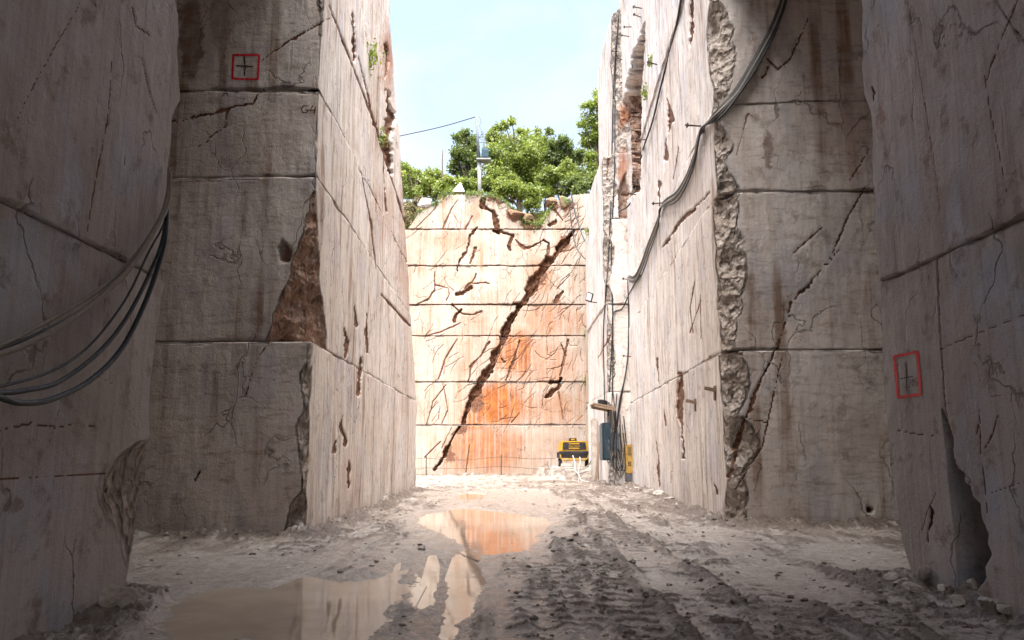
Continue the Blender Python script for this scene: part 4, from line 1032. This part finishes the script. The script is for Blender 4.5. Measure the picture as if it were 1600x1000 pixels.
c = np.stack([gx, gy, hill_z(gx, gy) + rg.uniform(0, .28, 5200)], 1)
UG = leaves_mesh('undergrowth', c, .24, M_leaf, None, rg, -1.0)
px_ = rg.uniform(-8, 7.5, 2600); dz_ = rg.gamma(1.2, .16, 2600); cl_ = fbm(px_ * .8, 0 * px_, 0 * px_, 3, 311) > -.15
px_, dz_ = px_[cl_], dz_[cl_]
c = np.stack([px_, rg.uniform(53.80, 54.5, len(px_)), np.interp(px_, [a for a, b in TOPX], [b for a, b in TOPX]) - dz_ + .25], 1)
tag(leaves_mesh('overhanging_weeds', c, .2, M_leaf_dark, None, rg, .6), 'dark weeds spilling over the top edge of the back wall', 'undergrowth', kind='stuff')
tag(UG, 'low weeds and grass along the top edge of the back wall', 'undergrowth', kind='stuff')
px_dead = ony(691, 262, 57.5)
dm = MB(); bz = hz(px_dead[0], 57.5)
dm.tube([(px_dead[0] + .3, 57.5, bz - .2), (px_dead[0] + .05, 57.5, bz + 1.4), (px_dead[0], 57.5, ony(691, 250, 57.5)[2]), (px_dead[0] + .03, 57.5, ony(692, 234, 57.5)[2])], .09, 6, .03)
tag(dm.build('dead_tree', M_bark), 'bare dead stem sticking up left of the dark tree', 'tree')
for k, (pts, lab) in enumerate([([(706, 299), (719, 281), (726, 299)], 'bluish grey tarpaulin tent at the foot of the pole'), ([(861, 290), (880, 279), (897, 284), (892, 296)], 'pale sheet half hidden in the right shrubs')]):
    y = 55.9 if k == 0 else 57.5
    q = [ony(a, b, y) for a, b in pts]; m_ = MB()
    if k == 0:
        ap = q[1] + np.array([0, .5, 0]); bk_ = [q[0] + np.array([.1, 1.2, 0]), q[2] + np.array([.1, 1.2, 0])]
        m_.add([q[0], q[2], bk_[1], bk_[0], ap, ap + np.array([.0, .25, -.03])], [(0, 1, 4), (1, 2, 5, 4), (2, 3, 5), (3, 0, 4, 5), (0, 3, 2, 1)])
    else:
        f = [p + np.array([0, .0, 0]) for p in q]; b_ = [p + np.array([.1, .9, .1]) for p in q]
        m_.add(f + b_, [(0, 1, 2, 3), (7, 6, 5, 4), (0, 4, 5, 1), (1, 5, 6, 2), (2, 6, 7, 3), (3, 7, 4, 0)])
    tag(m_.build('tarpaulin', M_tarp), lab, 'tarpaulin')

# small weeds on ledges and walls
for k, (px, py, s, lab) in enumerate([(918, 520, .5, 'tuft of green weeds on the pillar top in the far right corner'), (917, 594, .4, 'green weeds growing low in the far right corner'), (1011, 145, .35, 'small plant rooted in the right wall beside the niche'), (1019, 95, .25, 'tiny plant high on the right wall'), (577, 90, .5, 'strip of green weeds down the upper left wall'), (920, 360, .3, 'weed on a ledge near the top right of the back wall'), (594, 215, .35, 'weed rooted in the brown crack of the upper left wall')]):
    p, nn = surf(px, py, .05)
    if p is None: continue
    rg = np.random.default_rng(400 + k); t = np.array(p) + rg.normal(0, 1, (int(260 * s), 3)) * s * np.array([.25, .25, .45])
    o = leaves_mesh('wall_plant', t, .13, M_leaf, None, rg, -.2); tag(o, lab, 'plant')

# ---------------------------------------------------------------- utility pole with its transformer
PY = 56.0
def P3(px, py, y=PY): return Vector(ony(px, py, y))
pb = P3(749, 298); up = thing('utility_pole', 'tall grey utility pole carrying a blue transformer above the back wall', 'utility pole', (pb.x, PY, pb.z - .6))
m_ = MB(); m_.tube([P3(749.5, 318), P3(749, 252)], .15, 12, .14); m_.build('lower_pole', M_conc, up, smooth=True)
m_ = MB(); m_.tube([P3(748.5, 252), P3(744, 179)], .115, 12, .075); m_.build('upper_pole', M_steel, up, smooth=True)
pl = P3(756, 251); m_ = MB(); m_.box(pl, (1.05, .9, .1)); m_.tube([P3(763, 250), P3(750, 262)], .03, 5); m_.build('platform', M_conc, up)
tc = P3(758, 240, PY - .05); m_ = MB(); m_.box(tc, (.50, .46, .72), taper=1.0)
trf = m_.build('transformer', M_teal, up, bevel=.03)
m_ = MB()
for k in range(7): m_.box((tc.x - .24 + k * .08, tc.y - .27, tc.z - .02), (.018, .10, .56))
m_.build('cooling_fins', M_teal, trf)
for dx in (-.16, 0, .16):
    m_ = MB(); x0 = Vector((tc.x + dx, tc.y, tc.z + .34))
    m_.tube([x0, x0 + Vector((0, 0, .26))], .022, 6)
    for z in (.06, .12, .18): m_.tube([x0 + Vector((0, 0, z)), x0 + Vector((0, 0, z + .02))], .05, 8)
    m_.build('bushing', M_conc, trf)
m_ = MB(); m_.tube(catmull([P3(749, 182), P3(751.5, 190), P3(749.5, 198), P3(754, 207), P3(755, 222), P3(755.5, 232)], 5), .02, 5)
m_.tube([P3(750, 222), P3(757, 222)], .03, 5); m_.tube([P3(750, 213), P3(756, 207)], .03, 5); m_.tube(catmull([P3(752, 207), P3(757, 214), P3(757, 230)], 5), .018, 5); m_.build('lead_wires', M_steel, up)
m_ = MB()
for k in range(5): q = P3(752.5, 206 + k * 4.2); m_.tube([q, q + Vector((0, 0, .05))], .07, 8)
m_.build('insulator', M_conc, up)
m_ = MB(); m_.tube(catmull([P3(742, 183), P3(690, 198, 57), P3(627, 212, 58), P3(560, 226, 59)], 10), .035, 6)
tag(m_.build('overhead_wire', M_cable), 'thick dark overhead wire running left from the pole top', 'wire')

# ---------------------------------------------------------------- painted marks on the rock
def paint(name, strokes, wpx, mat, parent, label=None, off=.006, jitter=.6, seed=0):
    rr = random.Random(seed); mb_ = MB()
    for st in strokes:
        pts = []
        for (a, b) in zip(st[:-1], st[1:]):
            L = math.hypot(b[0] - a[0], b[1] - a[1]); n = max(2, int(L / 1.6))
            pts += [(a[0] + (b[0] - a[0]) * i / n, a[1] + (b[1] - a[1]) * i / n) for i in range(n)]
        pts.append(st[-1])
        L_ = []; R_ = []
        for i, p in enumerate(pts):
            q0 = pts[max(i - 1, 0)]; q1 = pts[min(i + 1, len(pts) - 1)]
            dx, dy = q1[0] - q0[0], q1[1] - q0[1]; l = math.hypot(dx, dy) + 1e-6
            w = wpx / 2 * (1 + rr.uniform(-.25, .25)); j = rr.uniform(-jitter, jitter) * .35
            nx, ny = -dy / l, dx / l
            L_.append((p[0] + nx * (w + j), p[1] + ny * (w + j))); R_.append((p[0] + nx * (j - w), p[1] + ny * (j - w)))
        vs = []
        for a in zip(L_, R_):
            for c_ in a:
                h, nn = surf(c_[0], c_[1], off)
                vs.append(h if h is not None else Vector((0, 0, -5)))
        mb_.add(vs, [(2 * i, 2 * i + 1, 2 * i + 3, 2 * i + 2) for i in range(len(pts) - 1)])
    o = mb_.build(name, mat, parent)
    if label: o['label'] = label
    return o
paint('painted_square', [[(1398, 557), (1434, 550), (1439, 616), (1404, 621), (1398, 556)]], 4.6, M_red, NR, seed=1)
paint('painted_cross', [[(1416, 566), (1417, 588), (1418, 611)], [(1407, 592), (1427, 588)]], 1.4, M_darkpaint, NR, seed=2)
paint('painted_number', [[(1420, 595), (1422, 592.5), (1423.5, 595), (1420.3, 605), (1424, 604)], [(1427.5, 593), (1425.6, 596), (1425.6, 601), (1427, 604), (1428.6, 600), (1428.6, 595), (1427.5, 593)],
                         [(1433, 591), (1430.3, 592), (1430.2, 597), (1432.6, 597), (1433, 601), (1430.4, 604)], [(1437, 590.5), (1434.8, 596), (1434.8, 601.5), (1436.4, 602.5), (1437.2, 599), (1435, 598)]], .8, M_darkpaint, NR, seed=3, jitter=.1)
paint('painted_square', [[(364, 86), (405, 86), (403, 124), (363, 123), (365, 85)]], 3.2, M_red, ML, seed=4)
paint('painted_cross', [[(382, 88), (383, 105), (382, 119)], [(369, 103), (396, 104)]], 2.2, M_darkpaint, ML, seed=5)
paint('painted_letters', [[(481, 166), (475, 165), (471, 170), (473, 176), (479, 176), (482, 172), (477, 172), (484, 172)], [(489, 165), (484.5, 173), (494, 172)], [(493, 166), (491, 178)]], 1.6, M_dullred, ML, seed=6, jitter=.2)
paint('painted_letter', [[(347, 152), (353, 140), (356, 150)], [(349, 147), (357, 146)]], 1.4, M_dullred, ML, seed=7)

# ---------------------------------------------------------------- cables and hoses
def lay(pts, off):
    out = []
    for p in pts:
        if len(p) == 3 and isinstance(p[2], tuple): out.append(Vector(onx(p[0], p[1], p[2][0]))); continue
        h, nn = surf(p[0], p[1], off if len(p) == 2 else p[2])
        if h is not None: out.append(h)
    return out
def cable(name, label, pts3, r, mat, group=None, n=7):
    m_ = MB(); m_.tube(catmull(pts3, 7), r, n)
    o = m_.build(name, mat, smooth=True); return tag(o, label, 'cable', group)
# loops on the near left wall: off the wall between its hanging points
def loopx(lst): return [Vector(onx(px, py, X)) for px, py, X in lst]
G1 = 'hoses looped across the near left wall'
LH = [('hose', 'uppermost dusty pale hose sweeping across the near left wall', [(264, 262, -4.0), (262, 300, -3.97), (250, 340, -3.95), (215, 395, -3.97), (165, 445, -3.98), (105, 485, -3.99), (50, 515, -3.99), (0, 540, -3.99), (-60, 556, -3.99)], .018, M_cable_grey),
      ('hose', 'thick pale hose just below the uppermost one on the near left wall', [(265, 270, -3.99), (262, 318, -3.95), (246, 352, -3.92), (205, 415, -3.93), (150, 470, -3.95), (90, 512, -3.96), (40, 538, -3.97), (0, 553, -3.97), (-60, 570, -3.97)], .028, M_cable_grey),
      ('cable', 'black cable running between the pale hoses on the near left wall', [(263, 280, -4.0), (260, 330, -3.96), (240, 362, -3.95), (198, 428, -3.95), (140, 476, -3.97), (80, 512, -3.98), (0, 545, -3.99), (-60, 560, -3.99)], .015, M_cable),
      ('cable', 'thin blue green cable hanging highest of the blue loops on the near left wall', [(263, 300, -3.98), (258, 345, -3.93), (232, 395, -3.92), (195, 470, -3.92), (140, 540, -3.93), (80, 580, -3.94), (0, 604, -3.95), (-60, 612, -3.95)], .012, M_cable_blue),
      ('cable', 'middle blue black hose of the lower loops on the near left wall', [(262, 310, -3.97), (258, 355, -3.91), (246, 400, -3.89), (205, 485, -3.88), (160, 545, -3.89), (95, 595, -3.91), (40, 610, -3.92), (0, 614, -3.93), (-60, 612, -3.93)], .022, M_cable_blue),
      ('cable', 'lowest and thickest blue black hose looping across the near left wall', [(262, 315, -3.96), (259, 365, -3.89), (252, 400, -3.87), (228, 470, -3.86), (190, 545, -3.86), (140, 595, -3.87), (80, 624, -3.88), (35, 630, -3.89), (0, 621, -3.9), (-60, 600, -3.9)], .026, M_cable_blue)]
for nm, lab, p, r_, mt in LH:
    p = p + [(-200, p[-1][1] - 30, -4.0), (-420, p[-1][1] - 150, -4.06), (-700, p[-1][1] - 330, -4.1)]
    cable(nm, lab, loopx(p), r_, mt, G1)
# bundle round the ragged corner of the right wall
G2 = 'cables slung round the corner of the right wall'
LB = ['outermost black cable slung round the right wall corner', 'second black cable of the bundle round the right wall corner', 'dusty grey hose in the middle of the right corner bundle', 'innermost thin cable of the bundle round the right wall corner', 'lowest slack cable below the right corner bundle']
for k in range(5):
    o_ = (k - 2) * 3.2
    base = [(1232, -25), (1218, 20), (1200, 62), (1172, 112), (1148, 150), (1122, 184), (1106, 197), (1098, 214), (1091, 246), (1078, 280), (1062, 305), (1045, 317), (1036, 326), (1032, 350), (1018, 385), (1006, 418), (996, 436), (985, 436)]
    p = [(a + o_ * (.5 if i not in (6, 12) else .15), b + o_ * (.7 if i not in (6, 12) else .15) + (5 if i in (8, 9, 10, 14, 15) and k == 4 else 0)) for i, (a, b) in enumerate(base)]
    cable('cable', LB[k], lay(p, .05 + .025 * k), (.03, .034, .03, .018, .022)[k], (M_cable, M_cable, M_cable_grey, M_cable, M_cable)[k], G2)
cable('cable', 'long black cable hanging from the top of the right wall past the niche', lay([(1070, -20), (1058, 30), (1046, 80), (1034, 140), (1022, 190), (1008, 230), (1000, 250), (994, 290), (985, 320), (966, 332)], .06), .035, M_cable)
G3 = 'cables hanging down the far right wall'
for k, (lab, p) in enumerate([('leftmost black cable hanging down the far right wall from the top', [(966, -10), (964, 60), (960, 150), (958, 240), (955, 330), (952, 400), (948, 450), (945, 520), (946, 580), (947, 640), (948, 680)]),
                              ('black cable dropping straight down the far right wall beside the rough column', [(968, 20), (963, 120), (962, 260), (957, 390), (957, 500), (957, 600), (955, 660)]),
                              ('cable from the corner bundle drooping onto the far right wall', [(1003, 430), (996, 440), (985, 460), (972, 482), (958, 490), (957, 520), (955, 580), (952, 650)]),
                              ('cable hanging along the edge of the rough column at right', [(983, 438), (982, 500), (980, 560), (972, 610), (966, 650), (962, 690)]),
                              ('second cable along the edge of the rough column at right', [(980, 560), (976, 590), (968, 625), (964, 660), (963, 700), (966, 725)])]):
    cable('cable', lab, lay(p, .07), .03, M_cable, G3)
cable('hose', 'blue hose looping from the rim down to the far right wall', [Vector(ony(a, b, y)) for a, b, y in [(892, 300, 53.6), (897, 325, 53.4), (904, 350, 53), (915, 378, 52), (930, 393, 49), (945, 390, 46), (956, 384, 44.5)]], .05, M_cable_blue)
cable('cable', 'thin dark cable sagging from the rim below the blue hose', [Vector(ony(a, b, y)) for a, b, y in [(889, 310, 53.6), (893, 350, 53.4), (900, 385, 53), (915, 405, 51.5), (925, 404, 49.5), (940, 388, 47), (956, 360, 45), (966, 335, 44)]], .035, M_cable)

# ---------------------------------------------------------------- iron pins in the right wall
pin0 = None
for k, (px, py, lab) in enumerate([(987, 42, 'topmost iron pin above the niche in the right wall'), (983, 57, 'second iron pin above the niche in the right wall'), (1002, 27, 'highest iron pin near the top of the right wall'), (967, 81, 'iron pin left of the niche with a cable tied to it'), (972, 93, 'iron pin just under the one left of the niche'), (1027, 101, 'lone iron pin right of the niche'),
                               (1000, 183, 'iron pin across the niche at mid height'), (1011, 218, 'hooked iron bar bent downwards on the right wall'), (994, 304, 'iron pin at the foot of the niche'), (1095, 197, 'iron pin holding the cable bundle at the right corner'), (1036, 317, 'iron pin where the corner bundle bends on the pale right wall'), (984, 437, 'iron pin holding the bundle end on the right wall'), (986, 557, 'short iron pin low on the right wall near the rough column'), (1003, 13, 'iron stub at the very top of the right wall')]):
    h, nn = surf(px, py, 0)
    if h is None: continue
    if pin0 is None:
        m_ = MB(); m_.tube([(.1, 0, 0), (-.42, 0, 0)], .022, 6); m_.box((-.36, 0, 0), (.03, .10, .10))
        pin0 = m_.build('iron_pin', M_rust); o = pin0
    else:
        o = pin0.copy(); COL.objects.link(o)
    o.location = h + Vector((0, 0, 0)); o.rotation_euler = (0, random.uniform(-.15, .15), random.uniform(.1, .5))
    tag(o, lab, 'iron pin', 'iron pins in the right wall')
for k, (px, py, lab) in enumerate([(1119, 610, 'wooden peg nearer the corner of the right wall'), (1088, 629, 'wooden peg farther from the corner of the right wall')]):
    h, nn = surf(px, py, 0); m_ = MB()
    t = thing('wall_peg', lab, 'peg', h, 'wooden pegs in the right wall')
    m_.box(h + Vector((-.12, -.02, .02)), (.34, .07, .08), rz=.15, ry=.2); m_.build('peg', M_wood, t, bevel=.01)
    m_ = MB(); m_.box(h + Vector((-.02, .05, -.06)), (.05, .10, .34), rx=.1); m_.build('backing_board', M_wood, t, bevel=.006)

# ---------------------------------------------------------------- floodlight, shelf, cabinet
h = Vector(onx(931, 470, 4.5)); t = thing('floodlight', 'black rectangular floodlight on an arm high on the far right wall', 'floodlight', h)
m_ = MB(); m_.box(h + Vector((-.34, 0, .2)), (.36, .16, .5), rz=.35, ry=.25); m_.build('lamp_housing', M_black, t, bevel=.03)
m_ = MB(); m_.box(h + Vector((-.37, -.09, .2)), (.28, .02, .4), rz=.35, ry=.25); m_.build('lamp_glass', M_glass, t)
m_ = MB(); m_.tube([h + Vector((.3, 0, -.12)), h + Vector((-.30, 0, -.06)), h + Vector((-.34, 0, .0))], .03, 6); m_.build('arm', M_black, t)
q0, q1 = Vector(onx(923, 631, 3.95)), Vector(onx(957, 640, 4.45))
c_ = (q0 + q1) / 2; c_.x = 4.25
t = thing('cable_shelf', 'wooden shelf of boards jutting from the far right wall with cables on it', 'shelf', c_)
m_ = MB()
for k in range(4): m_.box(c_ + Vector((0, -.75 + k * .48, .0)), (1.0, .44, .07), ry=.20)
m_.build('boards', M_wood, t, bevel=.008)
for dy in (-.9, .75):
    m_ = MB(); m_.box(c_ + Vector((.05, dy, -.09)), (1.0, .10, .12), ry=.2); m_.build('bracket', M_wood, t)
m_ = MB()
for k in range(4): m_.tube([c_ + Vector((.2 * math.cos(a) + .0, -.3 + .5 * math.sin(a), .10 + .045 * k - .04 * math.cos(a))) for a in np.linspace(0, 6.1, 24)], .03, 6)
tag(m_.build('cable_coil', M_cable), 'coil of black cable lying on the wooden shelf', 'cable')
bx = Vector(onx(946, 690, 4.32)); t = thing('electrical_cabinet', 'dark blue electrical cabinet on the far right wall behind hanging cables', 'electrical cabinet', bx + Vector((0, 0, -.8)))
m_ = MB(); m_.box(bx, (.34, 1.0, 1.7)); m_.build('body', M_blue, t, bevel=.02)
m_ = MB(); m_.box(bx + Vector((0, -.512, .0)), (.28, .02, 1.5)); m_.build('door', M_blue, t, bevel=.006)
m_ = MB(); m_.box(bx + Vector((.10, -.535, .0)), (.03, .03, .16)); m_.build('handle', M_steel, t)
m_ = MB(); m_.box(bx + Vector((-.22, -.1, -.05)), (.05, .8, 1.6)); m_.build('side_panel', M_steel, t)
# tangle of supply cables below the shelf
rr = random.Random(8)
for k in range(9):
    x0 = rr.uniform(950, 972); y0 = 38.3 - rr.uniform(.15, .5)
    zt = rr.uniform(3.2, 4.6); zb = rr.uniform(.25, 1.4)
    tx_ = ony(x0, 650, y0)[0]; bx_ = ony(x0 + rr.uniform(-10, 8), 720, y0)[0]
    pts = [Vector((tx_, y0, zt)), Vector((tx_ + rr.uniform(-.12, .12), y0 - .05, zt * .7)), Vector((bx_, y0 - rr.uniform(0, .2), zb + .4)), Vector((bx_ + rr.uniform(.1, .35), y0 - .1, zb)), Vector((bx_ + rr.uniform(.3, .5), y0, zb + .6)), Vector((tx_ + .3, y0, zt * .75))]
    cable('cable', 'grey or black supply cable looping down in the tangle beside the blue cabinet', pts, rr.uniform(.014, .026), rr.choice([M_cable, M_cable, M_cable_grey, M_steel]), 'tangle of supply cables beside the blue cabinet')
h = Vector(ony(959, 690, 38.0)); t = thing('junction_box', 'grey metal junction box among the hanging supply cables', 'junction box', h)
m_ = MB(); m_.box(h, (.5, .2, .8)); m_.build('box', M_steel, t, bevel=.02); m_ = MB(); m_.box(h + Vector((0, -.11, 0)), (.42, .02, .7)); m_.build('cover', M_steel, t, bevel=.005)
wb = Vector(onx(936, 705, 4.1)); m_ = MB(); m_.box((4.36, 41.2, 1.0), (.09, .34, 2.1), ry=.12)
tag(m_.build('plank', M_wood, bevel=.01), 'brown wooden plank leaning upright beside the blue cabinet', 'plank')
m_ = MB(); m_.box((4.36, 42.6, 1.6), (.30, .4, 3.3)); m_.box((4.37, 42.55, 3.3), (.24, .3, .14))
tag(m_.build('stone_post', M_slab, bevel=.03), 'white upright stone post behind the wooden plank', 'stone post')

# ---------------------------------------------------------------- portable compressor
CY = 48.6
def C3(px, py, y=CY): return Vector(ony(px, py, y))
b0 = C3(897, 732); cp = thing('compressor', 'yellow and black portable compressor parked on rocks by the back wall', 'compressor', (b0.x, CY + 1.4, b0.z))
def quad_prism(mb_, pts, y0, dep):
    f = [Vector(ony(a, b, y0)) for a, b in pts]; k = [Vector((p.x, p.y + dep, p.z)) for p in f]; n = len(f)
    return mb_.add(f + k, [tuple(range(n)), tuple(reversed(range(n, 2 * n)))] + [(i, i + n, (i + 1) % n + n, (i + 1) % n) for i in range(n)])
m_ = MB(); quad_prism(m_, [(875.5, 705), (919.5, 705), (917, 689), (877, 689)], CY, 2.8); m_.build('canopy', M_yellow, cp, bevel=.03)
m_ = MB(); quad_prism(m_, [(878.8, 702.6), (916.2, 702.6), (914.6, 691), (879.8, 691)], CY - .03, .05); pn = m_.build('front_panel', M_black, cp)
m_ = MB()
for y_ in (692.6, 699.6): quad_prism(m_, [(889, y_ + 1.5), (905.2, y_ + 1.5), (905.2, y_), (889, y_)], CY - .05, .03)
m_.build('stripes', M_yellow, pn)
m_ = MB(); quad_prism(m_, [(889, 689.2), (902, 689.2), (900, 684.3), (890.5, 684.3)], CY + .3, .8); cap = m_.build('exhaust_hood', M_black, cp, bevel=.02)
m_ = MB(); quad_prism(m_, [(892.5, 687.6), (895.0, 687.6), (895.0, 685.4), (892.5, 685.4)], CY + .27, .04); quad_prism(m_, [(895.4, 687.6), (897.9, 687.6), (897.9, 685.4), (895.4, 685.4)], CY + .27, .04); m_.build('badge', M_yellow, cap)
m_ = MB(); quad_prism(m_, [(874, 709.4), (921, 709.4), (921.5, 705.2), (873.5, 705.2)], CY - .12, .3); m_.build('bumper', M_black, cp, bevel=.02)
m_ = MB(); quad_prism(m_, [(876.5, 716), (918.5, 716), (920.5, 709), (874.5, 709)], CY + .15, 2.5); m_.build('engine_bay', M_grey, cp)
m_ = MB(); quad_prism(m_, [(877, 718.2), (917.5, 718.2), (918.3, 715.8), (876, 715.8)], CY - .08, .2); quad_prism(m_, [(881, 720.6), (914, 720.6), (916, 718.8), (879, 718.8)], CY - .02, .2)
quad_prism(m_, [(876, 717), (877.6, 717), (876.4, 709), (874.6, 709)], CY - .08, .2); quad_prism(m_, [(917.4, 717), (919, 717), (920.8, 709), (919, 709)], CY - .08, .2); m_.build('frame', M_ochre, cp)
m_ = MB(); quad_prism(m_, [(876.5, 729.5), (913.5, 729.5), (913.5, 723.8), (877, 723.8)], CY - .05, .35); m_.build('axle_beam', M_white, cp, bevel=.02)
m_ = MB(); quad_prism(m_, [(870.2, 715.5), (873.4, 715.5), (873.4, 706.5), (870.2, 706.5)], CY + .05, .2); m_.build('rear_lamp', M_black, cp, bevel=.01)
for px in (875, 917):
    q = C3(px, 725, CY + 1.1); m_ = MB(); m_.tube([q + Vector((-.11, 0, 0)), q + Vector((.11, 0, 0))], .36, 20)
    w = m_.build('wheel', M_tyre, cp, bevel=.03); m_ = MB(); m_.tube([q + Vector((-.125, 0, 0)), q + Vector((.125, 0, 0))], .19, 16); m_.build('rim', M_white, w)
    m_ = MB(); m_.box(q + Vector((0, 0, .42)), (.26, .8, .05)); m_.build('mudguard', M_black, cp)
def letters(text, size, loc, mat, parent, name):
    cu = bpy.data.curves.new(name, 'FONT'); cu.body = text; cu.size = size; cu.extrude = .004; cu.align_x = 'CENTER'; cu.align_y = 'CENTER'
    ob = bpy.data.objects.new('tmp', cu); COL.objects.link(ob)
    bpy.context.view_layer.update()
    me = bpy.data.meshes.new_from_object(ob.evaluated_get(bpy.context.evaluated_depsgraph_get()))
    bpy.data.objects.remove(ob); me.name = name
    R = Matrix.Rotation(math.radians(90), 4, 'X'); me.transform(R)
    me.transform(Matrix.Translation(Vector(loc) - wloc(parent)))
    return link_mesh(name, me, mat, parent)
q = C3(897.1, 696.8, CY - .05); letters('Atlas Copco', .135, q, M_yellow, pn, 'lettering')

# ---------------------------------------------------------------- tall narrow machine
TY = 38.6
b0 = Vector(ony(985, 757, TY - .6)); b0.z = 0
tm_ = thing('pump_unit', 'tall narrow dusty yellow machine with louvred front and grey base beside the right wall', 'machine', (5.35, TY, 0))
def T3(pts, y0, dep, mat, name, parent, bev=.015):
    m = MB(); quad_prism(m, pts, y0, dep); return m.build(name, mat, parent, bevel=bev)
ty0 = TY - .9
T3([(979, 740), (990, 740), (989, 694), (977, 695)], ty0, .8, M_ochre, 'casing', tm_)
T3([(979, 753), (990, 753), (990, 740.4), (979, 740.4)], ty0 + .01, .78, M_grey, 'base_unit', tm_)
lou = T3([(981, 710.5), (986.3, 710.5), (985.8, 697.5), (980.6, 698)], ty0 - .015, .03, M_grey, 'louvre', tm_, 0)
m_ = MB()
for k in range(8): quad_prism(m_, [(981.2, 709.6 - k * 1.55), (986, 709.6 - k * 1.55), (986, 708.9 - k * 1.55), (981.2, 708.9 - k * 1.55)], ty0 - .03, .02)
m_.build('slats', M_ochre, lou)
m_ = MB()
for k in range(3):
    for s_ in range(2): quad_prism(m_, [(981.6 + s_ * 2.2, 723 + k * 2.4), (983.2 + s_ * 2.2, 723 + k * 2.4), (983.2 + s_ * 2.2, 721.4 + k * 2.4), (981.6 + s_ * 2.2, 721.4 + k * 2.4)], ty0 - .012, .02)
m_.build('buttons', M_black, tm_)
m_ = MB(); q = Vector(ony(984, 755.5, ty0 + .05)); m_.tube([q + Vector((-.06, 0, .04)), q + Vector((.08, 0, .04))], .13, 18); w = m_.build('wheel', M_tyre, tm_, bevel=.02)
m_ = MB(); m_.tube([q + Vector((-.075, 0, .04)), q + Vector((.095, 0, .04))], .06, 14); m_.build('rim', M_white, w)
T3([(990.5, 743), (993, 743), (992.5, 728), (990.4, 728)], ty0 + .5, .5, M_ochre, 'side_box', tm_)

# ---------------------------------------------------------------- slabs, block, hoses on the floor
def slab(name, lab, pts, y0, dep, mat, seed):
    m_ = MB(); quad_prism(m_, pts, y0, dep)
    me = bpy.data.meshes.new(name); me.from_pydata(m_.v, [], m_.f); bm = bmesh.new(); bm.from_mesh(me)
    bmesh.ops.recalc_face_normals(bm, faces=bm.faces)
    bmesh.ops.subdivide_edges(bm, edges=bm.edges[:], cuts=7, use_grid_fill=True)
    r_ = random.Random(seed)
    for v in bm.verts:
        p = v.co; n_ = float(fbm(p.x * 3, p.y * 3, p.z * 3, 3, seed)); v.co += Vector((n_, n_, n_ * .6)) * .05
    bm.to_mesh(me); bm.free(); return tag(link_mesh(name, me, mat), lab, 'stone slab')
slab('stone_block', 'rough brown stone block under the left side of the compressor', [(861, 749), (894, 749), (897, 731), (866, 730)], 47.6, 3.6, M_stone, 1)
slab('stone_slab', 'large white marble slab under the compressor hoses', [(887, 751), (918, 748), (942, 736), (886, 734.5)], 45.5, 2.6, M_slab, 2)
slab('stone_slab', 'long pale slab lying behind the hoses beside the white one', [(889, 738), (940, 737), (938, 731.5), (893, 731.5)], 47.3, 1.4, M_slab, 3)
slab('stone_slab', 'nearer pale slab with a smooth face beside the wall cables', [(925, 752), (951, 752), (957, 741), (932, 740)], 44.2, 1.8, M_slab, 4)
slab('stone_block', 'low pale rubble block at the foot of the back wall left of the compressor', [(838, 745), (852, 745), (850, 731), (841, 731)], 53.0, .8, M_slab, 5)
def fl(px, py, up=.04): p = onz(px, py, up); return Vector((p[0], p[1], up + gz(p[0], p[1])))
cable('hose', 'white hose dropping from the compressor and snaking across the slabs', [C3(895, 712, CY - .2), C3(898, 722, 47.9), C3(899, 735, 45.6), C3(904, 741, 45.2), fl(908, 750), fl(920, 753), fl(940, 755), fl(960, 756), fl(980, 755)], .035, M_hose_white, 'white hoses on the floor')
cable('hose', 'second white hose hanging from the compressor front', [C3(906, 714, CY - .2), C3(906.5, 722, 47.9), C3(904, 735, 45.6), C3(905, 745, 44.9), fl(904, 752)], .03, M_hose_white, 'white hoses on the floor')
cable('hose', 'grey hose rising from the slabs to the cables on the far right wall', [C3(911, 733, 46.5), C3(920, 726, 46.3), C3(930, 708, 45), C3(937, 690, 43.5), C3(941, 672, 42)], .045, M_cable_grey)
cable('hose', 'teal hose coiled on the floor by the wall cables', [fl(956, 752), fl(962, 749, .12), fl(966, 752), fl(960, 755), fl(955, 753, .1)], .05, M_teal)

# thin fence in front of the back wall
pts_f = [(666, 735), (783, 730)]
for k, (px, lab) in enumerate([(666, 'thin dark fence post near the left end of the back wall'), (783, 'thin dark fence post at the middle of the back wall')]):
    p = Vector(ony(px, 738, 53.2)); tp = Vector(ony(px, 712 if k == 0 else 710, 53.2)); p.z = -.1
    m_ = MB(); m_.tube([p, tp], .035, 6); m_.tube([tp + Vector((-.05, 0, -.1)), tp + Vector((.05, 0, -.1))], .02, 5)
    tag(m_.build('fence_post', M_rust), lab, 'fence post', 'thin fence posts')
for k, (pts, lab) in enumerate([([(648, 717), (666, 716), (720, 719), (783, 714), (830, 717), (868, 716)], 'upper thin wire of the fence before the back wall'), ([(648, 732), (666, 731), (725, 732), (783, 729), (840, 733), (868, 732)], 'lower thin wire of the fence before the back wall')]):
    m_ = MB(); m_.tube(catmull([Vector(ony(a, b, 53.2)) for a, b in pts], 6), .014, 5)
    tag(m_.build('fence_wire', M_rust), lab, 'wire')
